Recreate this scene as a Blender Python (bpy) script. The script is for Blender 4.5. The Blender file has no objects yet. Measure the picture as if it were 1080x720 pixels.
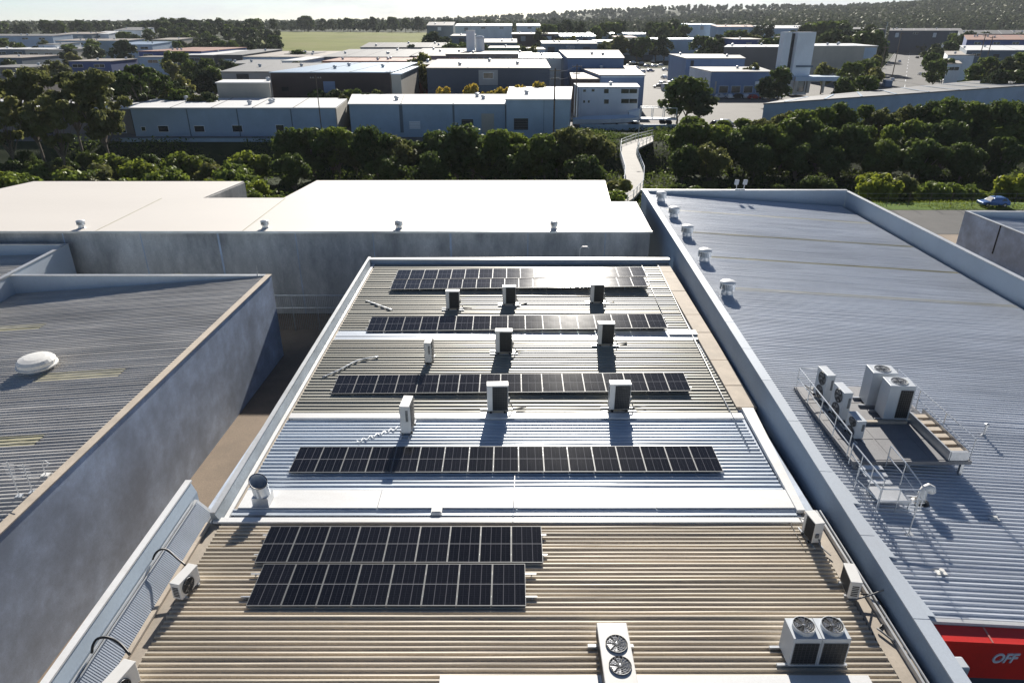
HAZE, SKY, SUN, EXPO = 0.00008, 0.05, 5.0, 0.92
import bpy, bmesh, math, random
from mathutils import Vector, Matrix
R = math.radians
rnd = random.Random(7)
scene = bpy.context.scene
COL = scene.collection

# ------------------------------------------------------------------ camera geometry and site survey helpers
H, PITCH, F = 16.5, R(24.8), 720.0          # drone height above the main roof, pitch, focal length in photo pixels
GZ = -6.0                                   # yard level below the main roof
SUN_EL, SUN_AZ = R(23.5), R(5.0)
def ray(px, py):
    xr, yu = (px-540)/F, (360-py)/F
    return xr, math.cos(PITCH)+yu*math.sin(PITCH), -math.sin(PITCH)+yu*math.cos(PITCH)
def U(px, py, z=0.0):
    a, b, c = ray(px, py); t = (z-H)/c
    return Vector((a*t, b*t, z))
def PD(px, py, D):
    a, b, c = ray(px, py); t = D/b
    return Vector((a*t, D, H+c*t))
def sm(t): t = max(0, min(1, t)); return t*t*(3-2*t)
def gauss(x, y, cx, cy, sx, sy): return math.exp(-.5*(((x-cx)/sx)**2+((y-cy)/sy)**2))
def T(x, y):                                 # terrain height
    z = GZ
    z -= 4.2*sm((y-94)/14)*(1-sm((y-139)/9))               # creek hollow
    z += 15*sm((y-430)/750)
    if y > 430:
        k = sm((y-430)/200)
        z += k*(66*gauss(x, y, 1350, 1700, 370, 450)+12*gauss(x, y, 600, 1600, 330, 300)+30*gauss(x, y, 560, 2500, 420, 300)
              + 22*gauss(x, y, 1300, 2500, 900, 300)+5*gauss(x, y, -330, 760, 160, 160)+8*gauss(x, y, 0, 2300, 1500, 300))
    return z
def G(px, py):                               # where a sight line meets the terrain
    a, b, c = ray(px, py); t = 20.0
    while t < 6000:
        if H+c*t <= T(a*t, b*t): break
        t *= 1.004
    return Vector((a*t, b*t, T(a*t, b*t)))

# ------------------------------------------------------------------ mesh builder
class MB:
    def __init__(s): s.v = []; s.f = []; s.m = []
    def add(s, vs, fs, mi=0):
        o = len(s.v); s.v += [tuple(v) for v in vs]
        for f in fs: s.f.append(tuple(i+o for i in f)); s.m.append(mi)
        return s
    def box(s, c, d, rz=0, mi=0, rx=0, ry=0):
        M = Matrix.Translation(c) @ Matrix.Rotation(rz, 4, 'Z') @ Matrix.Rotation(ry, 4, 'Y') @ Matrix.Rotation(rx, 4, 'X')
        vs = [M @ Vector((x*d[0]/2, y*d[1]/2, z*d[2]/2)) for z in (-1, 1) for y in (-1, 1) for x in (-1, 1)]
        return s.add(vs, [(0,2,3,1), (4,5,7,6), (0,1,5,4), (2,6,7,3), (0,4,6,2), (1,3,7,5)], mi)
    def bx(s, x0, x1, y0, y1, z0, z1, mi=0):
        return s.box(((x0+x1)/2, (y0+y1)/2, (z0+z1)/2), (abs(x1-x0), abs(y1-y0), abs(z1-z0)), 0, mi)
    def prism(s, pts, z0, z1, mi=0):         # pts ccw 2-D; z0/z1 number or list
        n = len(pts); a = z0 if isinstance(z0, (list, tuple)) else [z0]*n; b = z1 if isinstance(z1, (list, tuple)) else [z1]*n
        vs = [(p[0], p[1], a[i]) for i, p in enumerate(pts)]+[(p[0], p[1], b[i]) for i, p in enumerate(pts)]
        fs = [tuple(range(n-1, -1, -1)), tuple(range(n, 2*n))]+[(i, (i+1) % n, (i+1) % n+n, i+n) for i in range(n)]
        return s.add(vs, fs, mi)
    def sweep(s, prof, y0, y1, x0s=0, x1s=0, mi=0):   # closed (x,z) profile extruded along y
        n = len(prof)
        vs = [(p[0]+x0s, y0, p[1]) for p in prof]+[(p[0]+x1s, y1, p[1]) for p in prof]
        fs = [tuple(range(n)), tuple(range(2*n-1, n-1, -1))]+[(i, i+n, (i+1) % n+n, (i+1) % n) for i in range(n)]
        return s.add(vs, fs, mi)
    def beam(s, a, b, w, h, mi=0):
        a, b = Vector(a), Vector(b); d = b-a; L = d.length; d.normalize()
        up = Vector((0, 0, 1)) if abs(d.z) < .95 else Vector((1, 0, 0))
        sd = d.cross(up).normalized()*w/2; u2 = sd.cross(d).normalized()*h/2
        vs = [a-sd-u2, a+sd-u2, a+sd+u2, a-sd+u2, b-sd-u2, b+sd-u2, b+sd+u2, b-sd+u2]
        return s.add(vs, [(0,1,2,3), (7,6,5,4), (0,4,5,1), (1,5,6,2), (2,6,7,3), (3,7,4,0)], mi)
    def tube(s, pts, r, n=6, mi=0, r2=None):
        pts = [Vector(p) for p in pts]; k = len(pts); o = len(s.v)
        a = None
        for i, p in enumerate(pts):
            d = (pts[min(i+1, k-1)]-pts[max(i-1, 0)]).normalized()
            if a is None:
                up = Vector((0, 0, 1)) if abs(d.z) < .9 else Vector((1, 0, 0)); a = d.cross(up).normalized()
            else:
                a = a-d*a.dot(d); a = a.normalized() if a.length > 1e-5 else d.orthogonal().normalized()
            b = a.cross(d); rr = r if r2 is None else r+(r2-r)*i/(k-1)
            for j in range(n):
                t = 2*math.pi*j/n; s.v.append(tuple(p+a*math.cos(t)*rr+b*math.sin(t)*rr))
        for i in range(k-1):
            for j in range(n):
                s.f.append((o+i*n+j, o+i*n+(j+1) % n, o+(i+1)*n+(j+1) % n, o+(i+1)*n+j)); s.m.append(mi)
        s.f.append(tuple(o+j for j in range(n-1, -1, -1))); s.f.append(tuple(o+(k-1)*n+j for j in range(n))); s.m += [mi, mi]
        return s
    def lathe(s, prof, c=(0,0,0), n=20, mi=0, M=None):
        o = len(s.v); k = len(prof)
        for r_, z in prof:
            for j in range(n):
                t = 2*math.pi*j/n; p = Vector((r_*math.cos(t), r_*math.sin(t), z))
                if M: p = M @ p
                s.v.append((p.x+c[0], p.y+c[1], p.z+c[2]))
        for i in range(k-1):
            for j in range(n):
                s.f.append((o+i*n+j, o+i*n+(j+1) % n, o+(i+1)*n+(j+1) % n, o+(i+1)*n+j)); s.m.append(mi)
        s.f.append(tuple(o+j for j in range(n-1, -1, -1))); s.f.append(tuple(o+(k-1)*n+j for j in range(n))); s.m += [mi, mi]
        return s
    def build(s, name, mats, parent=None, shift=True, smooth=False, bevel=0, loc=None):
        me = bpy.data.meshes.new(name)
        off = Vector((0,0,0))
        if parent is not None and shift:
            p = parent
            while p is not None: off += Vector(p.location); p = p.parent
        if loc is not None: off = Vector(loc)
        me.from_pydata([(v[0]-off.x, v[1]-off.y, v[2]-off.z) for v in s.v], [], s.f)
        mats = mats if isinstance(mats, (list, tuple)) else [mats]
        for m in mats: me.materials.append(m)
        if len(mats) > 1: me.polygons.foreach_set('material_index', s.m)
        if smooth: me.polygons.foreach_set('use_smooth', [True]*len(me.polygons))
        me.update()
        o = bpy.data.objects.new(name, me); COL.objects.link(o)
        if parent is not None: o.parent = parent
        if loc is not None: o.location = loc
        if bevel:
            b = o.modifiers.new('bevel', 'BEVEL'); b.width = bevel; b.segments = 2; b.limit_method = 'ANGLE'
        return o
def empty(name, label, cat, loc=(0,0,0), rz=0, group=None):
    o = bpy.data.objects.new(name, None); COL.objects.link(o); o.location = loc; o.rotation_euler = (0, 0, rz)
    o.empty_display_size = .2
    return tag(o, label, cat, group)
def tag(o, label, cat, group=None, kind=None):
    if label: o['label'] = label
    if cat: o['category'] = cat
    if group: o['group'] = group
    if kind: o['kind'] = kind
    return o
def struct(o): o['kind'] = 'structure'; return o
def copy_tree(o, parent=None):
    c = o.copy(); COL.objects.link(c)
    if parent is not None: c.parent = parent
    for ch in [x for x in KIDS(o)]: copy_tree(ch, c)
    return c
def KIDS(o): return list(o.children)
def place(proto, loc, rz, label, used, group=None, sc=1):
    o = proto if not used.get(proto.name) else copy_tree(proto)
    used[proto.name] = True
    o.location = loc; o.rotation_euler = (0, 0, rz); o['label'] = label
    if sc != 1: o.scale = (sc, sc, sc) if not isinstance(sc, tuple) else sc
    if group: o['group'] = group
    return o
USED = {}
ORD1 = ['zeroth','first','second','third','fourth','fifth','sixth','seventh','eighth','ninth','tenth','eleventh','twelfth','thirteenth','fourteenth','fifteenth','sixteenth','seventeenth','eighteenth','nineteenth']
TENS = {2:'twent',3:'thirt',4:'fort',5:'fift',6:'sixt',7:'sevent',8:'eight',9:'ninet'}
def ordinal(n):
    if n >= 100: return 'hundredth' if n == 100 else 'hundred and '+ordinal(n-100)
    if n < 20: return ORD1[n]
    if n % 10 == 0: return TENS[n//10]+'ieth'
    return TENS[n//10]+'y-'+ORD1[n % 10]

# ------------------------------------------------------------------ materials
def mat(name, col, rough=.6, metal=0.0, var=.12, scale=1.2, stain=None, stain_scale=.35, stain_amt=.5, bump=0.0, streak=None,
        spec=.5, bscale=30, coords='Object', thr=(.45, .7), randv=0.0, grain=0.0):
    m = bpy.data.materials.new(name); m.use_nodes = True; nt = m.node_tree; N = nt.nodes; L = nt.links
    b = N['Principled BSDF']; b.inputs['Roughness'].default_value = rough; b.inputs['Metallic'].default_value = metal
    b.inputs['Specular IOR Level'].default_value = spec
    tc = N.new('ShaderNodeTexCoord'); src = tc.outputs['Object']
    mp = N.new('ShaderNodeMapping'); L.new(src, mp.inputs[0])
    if streak: mp.inputs['Scale'].default_value = streak
    n1 = N.new('ShaderNodeTexNoise'); n1.inputs['Scale'].default_value = scale; n1.inputs['Detail'].default_value = 6; n1.inputs['Roughness'].default_value = .65
    L.new(mp.outputs[0], n1.inputs[0])
    mr = N.new('ShaderNodeMapRange'); mr.inputs[1].default_value = .3; mr.inputs[2].default_value = .7
    mr.inputs[3].default_value = 1-var; mr.inputs[4].default_value = 1+var; L.new(n1.outputs[0], mr.inputs[0])
    hv = N.new('ShaderNodeHueSaturation'); hv.inputs['Color'].default_value = (*col, 1)
    val = mr.outputs[0]
    if randv:
        oi = N.new('ShaderNodeObjectInfo'); m2 = N.new('ShaderNodeMapRange'); m2.inputs[3].default_value = 1-randv; m2.inputs[4].default_value = 1+randv
        L.new(oi.outputs['Random'], m2.inputs[0]); mu = N.new('ShaderNodeMath'); mu.operation = 'MULTIPLY'
        L.new(val, mu.inputs[0]); L.new(m2.outputs[0], mu.inputs[1]); val = mu.outputs[0]
    if grain:
        n5 = N.new('ShaderNodeTexNoise'); n5.inputs['Scale'].default_value = 14; n5.inputs['Detail'].default_value = 5; L.new(src, n5.inputs[0])
        m5 = N.new('ShaderNodeMapRange'); m5.inputs[1].default_value = .3; m5.inputs[2].default_value = .7; m5.inputs[3].default_value = 1-grain; m5.inputs[4].default_value = 1+grain
        L.new(n5.outputs[0], m5.inputs[0]); mu = N.new('ShaderNodeMath'); mu.operation = 'MULTIPLY'
        L.new(val, mu.inputs[0]); L.new(m5.outputs[0], mu.inputs[1]); val = mu.outputs[0]
    L.new(val, hv.inputs['Value']); out = hv.outputs[0]
    if stain:
        n2 = N.new('ShaderNodeTexNoise'); n2.inputs['Scale'].default_value = stain_scale; n2.inputs['Detail'].default_value = 8; n2.inputs['Roughness'].default_value = .7
        L.new(mp.outputs[0], n2.inputs[0])
        m3 = N.new('ShaderNodeMapRange'); m3.inputs[1].default_value = thr[0]; m3.inputs[2].default_value = thr[1]; m3.inputs[4].default_value = stain_amt
        L.new(n2.outputs[0], m3.inputs[0])
        mx = N.new('ShaderNodeMix'); mx.data_type = 'RGBA'; L.new(m3.outputs[0], mx.inputs[0]); L.new(out, mx.inputs[6]); mx.inputs[7].default_value = (*stain, 1)
        out = mx.outputs[2]
    L.new(out, b.inputs['Base Color'])
    if bump:
        n4 = N.new('ShaderNodeTexNoise'); n4.inputs['Scale'].default_value = bscale; n4.inputs['Detail'].default_value = 4; L.new(src, n4.inputs[0])
        bp = N.new('ShaderNodeBump'); bp.inputs['Strength'].default_value = bump; bp.inputs['Distance'].default_value = .03
        L.new(n4.outputs[0], bp.inputs['Height']); L.new(bp.outputs[0], b.inputs['Normal'])
    return m
def leafmat(name, c, tr=.35, sp=1.0):
    m = bpy.data.materials.new(name); m.use_nodes = True; nt = m.node_tree; N = nt.nodes; L = nt.links
    N.remove(N['Principled BSDF']); out = N['Material Output']
    d = N.new('ShaderNodeBsdfDiffuse'); t = N.new('ShaderNodeBsdfTranslucent'); g = N.new('ShaderNodeBsdfGlossy'); g.inputs['Roughness'].default_value = .45
    oi = N.new('ShaderNodeObjectInfo'); gi = N.new('ShaderNodeNewGeometry')
    ad = N.new('ShaderNodeMath'); ad.operation = 'MULTIPLY_ADD'; ad.inputs[1].default_value = .5
    L.new(gi.outputs['Random Per Island'], ad.inputs[0]); L.new(oi.outputs['Random'], ad.inputs[2])
    md = N.new('ShaderNodeMath'); md.operation = 'MULTIPLY'; md.inputs[1].default_value = .6667; L.new(ad.outputs[0], md.inputs[0])
    cr = N.new('ShaderNodeValToRGB'); q = lambda v: 1+(v-1)*sp; cr.color_ramp.elements[0].color = (c[0]*q(.6), c[1]*q(.65), c[2]*q(.7), 1); cr.color_ramp.elements[1].color = (c[0]*q(1.5), c[1]*q(1.35), c[2]*q(1.1), 1)
    e = cr.color_ramp.elements.new(.5); e.color = (*c, 1); L.new(md.outputs[0], cr.inputs[0])
    hs = N.new('ShaderNodeHueSaturation'); hs.inputs['Value'].default_value = 1.5; hs.inputs['Hue'].default_value = .485; L.new(cr.outputs[0], hs.inputs['Color'])
    L.new(cr.outputs[0], d.inputs[0]); L.new(hs.outputs[0], t.inputs[0]); g.inputs[0].default_value = (.5, .5, .45, 1)
    m1 = N.new('ShaderNodeMixShader'); m1.inputs[0].default_value = tr; L.new(d.outputs[0], m1.inputs[1]); L.new(t.outputs[0], m1.inputs[2])
    m2 = N.new('ShaderNodeMixShader'); m2.inputs[0].default_value = .04; L.new(m1.outputs[0], m2.inputs[1]); L.new(g.outputs[0], m2.inputs[2])
    L.new(m2.outputs[0], out.inputs[0]); return m

M = {}
M['beige_roof'] = mat('aged beige metal roofing', (.50, .44, .355), .6, .05, .16, .5, (.30, .27, .22), .22, .55, streak=(.25, 1.6, 1), grain=.07)
M['olive_roof'] = mat('weathered olive metal roofing', (.31, .30, .25), .5, .1, .16, .5, (.26, .23, .18), .2, .45, streak=(.22, 1.6, 1), grain=.07)
M['zinc_roof'] = mat('newer zinc roofing', (.50, .56, .63), .38, .25, .14, .7, (.55, .58, .6), .3, .5, streak=(.3, 1.4, 1), grain=.05)
M['silver'] = mat('folded silver flashing', (.62, .66, .7), .32, .45, .1, .8, (.5, .5, .48), .5, .3, streak=(.4, 1, 1))
M['white_flash'] = mat('white painted flashing', (.74, .74, .73), .4, .05, .05, .5, (.5, .47, .42), .6, .35, streak=(.3, 1, 1), grain=.04)
M['blue_roof'] = mat('pale blue grey metal roofing', (.51, .54, .59), .42, .12, .1, .35, (.28, .3, .33), .12, .5, streak=(.3, 1, 1), grain=.05)
M['grey_roof'] = mat('dark grey weathered roofing', (.50, .485, .46), .5, .05, .16, .5, (.14, .14, .14), .18, .5, streak=(.3, 1.3, 1), grain=.08)
M['fibreglass'] = mat('yellowed fibreglass sheet', (.40, .37, .24), .5, 0, .15, 1.2, (.28, .26, .2), .7, .5)
M['white_roof'] = mat('white membrane roof', (.69, .645, .585), .6, 0, .03, .15, (.68, .64, .58), .08, .4, streak=(.3, 1, 1), thr=(.5, .75))
M['concrete'] = mat('stained precast concrete', (.56, .54, .51), .85, 0, .24, .6, (.17, .17, .175), .28, .85, bump=.3, streak=(1, 1, .4), grain=.12, thr=(.42, .68))
M['concrete_wall'] = mat('grey rendered wall', (.50, .58, .70), .7, 0, .26, .7, (.30, .33, .38), .22, .9, bump=.15, grain=.07, thr=(.4, .65))
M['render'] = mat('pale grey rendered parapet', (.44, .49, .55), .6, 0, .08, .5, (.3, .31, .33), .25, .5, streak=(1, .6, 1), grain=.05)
M['blue_paint'] = mat('blue grey painted parapet sheet', (.42, .50, .58), .5, .1, .08, .6, (.27, .31, .36), .3, .5, grain=.05)
M['capping'] = mat('galvanised capping', (.55, .56, .56), .4, .55, .12, .8, (.4, .38, .34), .5, .5, grain=.06)
M['wall_shade_face'] = mat('blue grey wall face darkened for shade', (.24, .32, .42), .6, 0, .1, .5, (.18, .23, .3), .3, .6, streak=(1, .6, 1), grain=.06)  # darker blue than the capping: shade on this side put into the colour
M['lag'] = mat('dull grey lagging', (.16, .165, .17), .7, 0, .1, 3)
M['capping_dull'] = mat('stained galvanised sheet', (.36, .40, .43), .45, .3, .22, 1.2, (.2, .22, .23), .8, .6, streak=(1, .5, 1), grain=.1)
M['tan_slab'] = mat('sandy concrete slabs', (.47, .40, .32), .8, 0, .12, 1.5, (.33, .29, .24), .5, .5, grain=.08)
M['tan_gutter'] = mat('dusty tan gutter sheet', (.36, .31, .25), .65, .15, .16, .6, (.23, .2, .17), .35, .6, grain=.08)
M['galv'] = mat('galvanised steel', (.58, .6, .62), .38, .75, .12, 3, grain=.06)
M['rail'] = mat('weathered galvanised rail', (.5, .51, .52), .4, .6, .1, 4)
M['ac_white'] = mat('off white sheet casing', (.70, .69, .66), .45, 0, .05, 1.5, (.5, .47, .42), 1.2, .35, streak=(1, 1, .4), randv=.05)
M['ac_grey'] = mat('cool grey casing', (.50, .53, .56), .45, .1, .05, 1.5, (.4, .41, .42), 1.0, .35, streak=(1, 1, .4), randv=.05)
M['coil'] = mat('dark condenser coil', (.035, .037, .04), .5, .5, .2, 8)
M['black'] = mat('black plastic', (.015, .015, .016), .45, 0, .1, 6)
M['blade'] = mat('polished fan blade', (.45, .46, .48), .25, .8, .1, 3)
M['wire'] = mat('steel wire guard', (.10, .105, .11), .5, .3, .1, 6)
M['platform'] = mat('grey plant deck', (.2, .2, .21), .7, .1, .12, 1, (.22, .22, .22), 1.1, .4, grain=.1)
M['mesh'] = mat('mesh faced sheet', (.42, .46, .52), .45, .3, .08, 1.5, (.3, .32, .36), .6, .4)
M['red'] = mat('red painted awning', (.78, .03, .022), .5, 0, .06, .8, (.5, .03, .03), .6, .4, grain=.04)
M['seam'] = mat('faded red seam', (.62, .25, .2), .6, 0, .1, 3)
M['letter'] = mat('pale grey lettering', (.75, .76, .8), .5, 0, .05, 3)
M['asphalt'] = mat('asphalt', (.07, .068, .066), .9, 0, .2, .3, (.1, .095, .09), .08, .6, grain=.12)
M['yard'] = mat('paved yard', (.13, .122, .11), .9, 0, .15, .1, (.12, .11, .1), .05, .7, grain=.12)
M['alley'] = mat('dusty alley concrete', (.24, .185, .135), .9, 0, .15, .4, (.16, .125, .095), .25, .7, grain=.14)
M['path'] = mat('concrete footpath', (.33, .31, .28), .85, 0, .1, .5, (.24, .23, .2), .4, .5, grain=.08)
M['grass'] = mat('grass and soil', (.03, .045, .016), 1, 0, .35, .08, (.06, .055, .035), .02, .6, grain=.4, bump=.5, bscale=3, spec=.1)
M['lawn'] = mat('mown grass', (.10, .165, .028), 1, 0, .25, .3, (.13, .14, .05), .1, .5, grain=.35, spec=.1, bump=.5, bscale=6)
M['field'] = mat('open grass field', (.17, .19, .03), 1, 0, .25, .02, (.17, .15, .06), .01, .8, grain=.1, spec=.1)
M['timber'] = mat('weathered timber pole', (.13, .10, .075), .9, 0, .2, 2)
M['bark'] = mat('tree bark', (.16, .13, .10), .9, 0, .3, 3)
M['glass'] = mat('dark window glass', (.025, .03, .035), .12, 0, .1, 1, spec=.8)
M['dark'] = mat('dark opening', (.02, .02, .02), .8, 0, .1, 1)
M['tyre'] = mat('black rubber', (.02, .02, .02), .8, 0, .1, 4)
def wallc(name, c, **k):
    M[name] = mat(name, c, .75, 0, .08, .15, tuple(x*.72 for x in c), .1, .5, grain=.05, streak=(1, 1, .5), **k)
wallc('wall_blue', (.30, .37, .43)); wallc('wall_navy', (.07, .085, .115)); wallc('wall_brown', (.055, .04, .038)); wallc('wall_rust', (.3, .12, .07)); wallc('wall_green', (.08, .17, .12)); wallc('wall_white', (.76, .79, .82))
wallc('wall_grey', (.32, .325, .33)); wallc('wall_lightblue', (.42, .52, .63)); wallc('wall_cream', (.46, .43, .37)); wallc('wall_midblue', (.17, .25, .40))
wallc('wall_taupe', (.2, .18, .165)); wallc('wall_red', (.32, .07, .05)); wallc('wall_strong_blue', (.06, .10, .26)); wallc('wall_slate', (.12, .16, .2))
M['bluesheet'] = mat('steel blue cladding', (.34, .45, .56), .6, .1, .08, .15, (.18, .25, .33), .1, .5, grain=.05)
def roofc(name, c, r=.75, mt=.0):
    M[name] = mat(name, c, r, mt, .08, .1, tuple(x*.75 for x in c), .07, .5, grain=.08, streak=(.4, 1, 1), spec=.25)
roofc('roof_white', (.66, .66, .65)); roofc('roof_cream', (.36, .32, .28)); roofc('roof_grey', (.2, .2, .2)); roofc('roof_bluish', (.42, .5, .58), .4, .4)
roofc('roof_dark', (.1, .1, .105)); roofc('roof_rust', (.36, .2, .15)); roofc('roof_silver', (.5, .52, .53), .35, .5)
CAR = [mat('car paint '+n, c, .25, .2, .03, 1) for n, c in (('white', (.75,.75,.75)), ('silver', (.45,.46,.48)), ('blue', (.05,.12,.3)), ('black', (.02,.02,.022)), ('red', (.35,.03,.03)))]

def solar_glass():
    m = bpy.data.materials.new('solar cell glass'); m.use_nodes = True; nt = m.node_tree; N = nt.nodes; L = nt.links
    b = N['Principled BSDF']; b.inputs['Roughness'].default_value = .16; b.inputs['Specular IOR Level'].default_value = .36
    tc = N.new('ShaderNodeTexCoord'); sp = N.new('ShaderNodeSeparateXYZ'); L.new(tc.outputs['Object'], sp.inputs[0])
    def line(sock, period, off, w):
        a = N.new('ShaderNodeMath'); a.operation = 'ADD'; a.inputs[1].default_value = off+1000*period; L.new(sock, a.inputs[0])
        f = N.new('ShaderNodeMath'); f.operation = 'MODULO'; f.inputs[1].default_value = period; L.new(a.outputs[0], f.inputs[0])
        c = N.new('ShaderNodeMath'); c.operation = 'LESS_THAN'; c.inputs[1].default_value = w; L.new(f.outputs[0], c.inputs[0]); return c.outputs[0]
    fine = line(sp.outputs['X'], .1683, .004, .008); fine2 = line(sp.outputs['Y'], .0925, .003, .006)
    thick = line(sp.outputs['X'], .3366*1.02, .17, .018)
    mx = N.new('ShaderNodeMath'); mx.operation = 'ABSOLUTE'; L.new(sp.outputs['Y'], mx.inputs[0])
    mid = N.new('ShaderNodeMath'); mid.operation = 'LESS_THAN'; mid.inputs[1].default_value = .014; L.new(mx.outputs[0], mid.inputs[0])
    def over(fac, c, prev):
        x = N.new('ShaderNodeMix'); x.data_type = 'RGBA'; L.new(fac, x.inputs[0]); x.inputs[7].default_value = (*c, 1)
        if isinstance(prev, tuple): x.inputs[6].default_value = (*prev, 1)
        else: L.new(prev, x.inputs[6])
        return x.outputs[2]
    oi = N.new('ShaderNodeObjectInfo')
    o = over(oi.outputs['Random'], (.009, .0095, .013), (.004, .0045, .007))
    o = over(fine2, (.014, .014, .018), o); o = over(fine, (.03, .03, .038), o); o = over(thick, (.10, .10, .11), o); o = over(mid.outputs[0], (.2, .2, .21), o)
    L.new(o, b.inputs['Base Color'])
    n = N.new('ShaderNodeTexNoise'); n.inputs['Scale'].default_value = 1.5; L.new(tc.outputs['Object'], n.inputs[0])
    mr = N.new('ShaderNodeMapRange'); mr.inputs[3].default_value = .095; mr.inputs[4].default_value = .12; L.new(n.outputs[0], mr.inputs[0]); L.new(mr.outputs[0], b.inputs['Roughness'])
    return m
M['solar'] = solar_glass()
M['frame'] = mat('anodised frame', (.17, .175, .18), .5, .2, .05, 5)
M['leaf'] = leafmat('mid green foliage', (.095, .14, .025), .4)
M['leaf_dark'] = leafmat('dark green foliage', (.065, .10, .024), .35)
M['leaf_olive'] = leafmat('olive gum foliage', (.11, .125, .04), .38)
M['leaf_bright'] = leafmat('bright yellow green foliage', (.12, .16, .022), .45)
M['leaf_gold'] = leafmat('golden palm foliage', (.26, .22, .035), .45)
M['leaf_far'] = leafmat('distant gum foliage', (.05, .07, .03), .2)
M['leaf_mass'] = leafmat('far canopy', (.05, .065, .034), .25, .3)

# ------------------------------------------------------------------ ribbed sheet roofing
def ribs(mb, A, B, C, D, pitch, h, rw=.3, seed=0, mi=0, sag=.006, lap=1.35):
    """A near-left, B near-right, C far-right, D far-left (3-D); ribs run left-right"""
    A, B, C, D = map(Vector, (A, B, C, D)); n = max(1, int(((D-A).length+(C-B).length)/2/pitch)); rr = random.Random(seed)
    prof = []
    for i in range(n):
        j = rr.uniform(-.03, .03); hh = h*rr.uniform(.88, 1.08)*(lap if i % 4 == 3 else 1)
        for t, z in ((0, 0), (1-rw-.12+j, 0), (1-rw+j, hh), (1-.12+j, hh)): prof.append(((i+t)/n, z))
    prof.append((1, 0)); o = len(mb.v); K = 8
    for t, z in prof:
        l = A.lerp(D, t); r_ = B.lerp(C, t)
        for k in range(K+1):
            p = l.lerp(r_, k/K); mb.v.append((p.x, p.y, p.z+z+(rr.uniform(-sag, sag) if 0 < k < K else 0)))
    for i in range(len(prof)-1):
        for k in range(K):
            a = o+i*(K+1)+k; mb.f.append((a, a+1, a+K+2, a+K+1)); mb.m.append(mi)
    return mb
# ================================================================== MAIN ROOF BUILDING
XL, XR_ = -10.75, 11.45
wh = empty('warehouse', 'central warehouse with long beige and zinc ribbed roof carrying the solar panels', 'building', (0, 30, GZ))
MB().prism([(-11.9, 7), (11.3, 7), (11.5, 50), (-10.75, 50)], GZ-.3, -.08).build('wall', M['concrete_wall'], wh)
def yz(py, z=0): return U(540, py, z).y
Yf, Y1, Y2, Y3, Y4, Y5, Y6, Y7 = 49.6, yz(350), yz(361), yz(437), yz(443.5), yz(519), yz(537), yz(551)
Y55, Y56 = yz(543), yz(549)
rxl = lambda y: -10.35 if y > Y6 else -10.6          # left edge of the ribs
def seg(name, ya, yb, pitch, h, m, seed, rw=.3, xr=10.62, sub=0, z=0, label=None):
    mb = ribs(MB(), (rxl((ya+yb)/2), ya, z), (xr, ya, z), (xr+sub, yb, z), (rxl((ya+yb)/2), yb, z), pitch, h, rw, seed)
    o = mb.build(name, M[m], wh)
    if label: o['label'] = label
    return o
seg('roof', 8, Y7-.05, .188, .07, 'beige_roof', 1, .42, 10.75, label='beige ribbed roof section nearest the camera')
seg('roof', Y55, Y6, .2, .04, 'zinc_roof', 2, z=-.0, label='narrow zinc ribbed band between two white flashings')
seg('roof', Y5, Y4, .25, .045, 'zinc_roof', 3, .45, label='blue grey zinc roof section')
seg('roof', Y3, Y2+.3, .3, .05, 'olive_roof', 4, .45, label='olive ribbed roof section behind the zinc one')
seg('roof', Y1, Yf, .36, .06, 'olive_roof', 5, .45, 10.62, .35, label='rearmost olive ribbed roof section')
fl = MB(); fl.bx(-10.9, 10.75, Y7-.1, Y56+.05, .03, .12); fl.build('flashing', M['white_flash'], wh)
fl = MB()
for k in range(4): fl.bx(-10.3+k*5.25, -10.3+(k+1)*5.25-.02, Y6, Y5+.05, .03, .085+.006*(k % 2))
fl.build('flashing', M['white_flash'], wh)
MB().bx(-10.3, 10.7, Y3-.05, Y4+.05, .04, .12).build('flashing', M['white_flash'], wh)
mb = MB()
for k, (a, b) in enumerate(((0, .3), (.34, .62), (.68, 1.0))): mb.bx(-10.3, 10.9, Y2+.3+(Y1-Y2-.3)*a, Y2+.3+(Y1-Y2-.3)*b, .0, .06+.025*(k % 2))
mb.build('flashing', M['silver'], wh)['label'] = 'shiny silver flashing bands below the second solar row'
MB().bx(-2, 9.9, 12.3, yz(715), .05, .13).build('flashing', M['white_flash'], wh)
# cover strips on ends of the second solar row line
MB().bx(9.2, 10.85, yz(355), yz(350.5), .1, .16).build('flashing', M['white_flash'], wh)
# left parapet (far stretch), gutter, capping
MB().sweep([(-10.98, -.4), (-10.98, .42), (-10.84, .42), (-10.62, -.0), (-10.62, -.4)], Y7, 50.1).build('parapet', M['capping_dull'], wh)
MB().sweep([(-11.0, .422), (-11.0, .47), (-10.8, .47), (-10.8, .422)], Y7, 50.15).build('capping', M['capping'], wh)
MB().bx(-10.615, -10.45, Y7, 49.6, -.1, .06).build('flashing', M['white_flash'], wh)
MB().bx(-10.44, -10.3, Y6, Yf, -.1, -.012).build('gutter', M['tan_gutter'], wh)
MB().bx(-10.85, 12.0, 49.75, 50.1, -.4, .36).build('parapet', M['blue_paint'], wh)
MB().bx(-10.9, 12.0, 49.7, 50.15, .362, .4).build('capping', M['capping'], wh)
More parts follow.
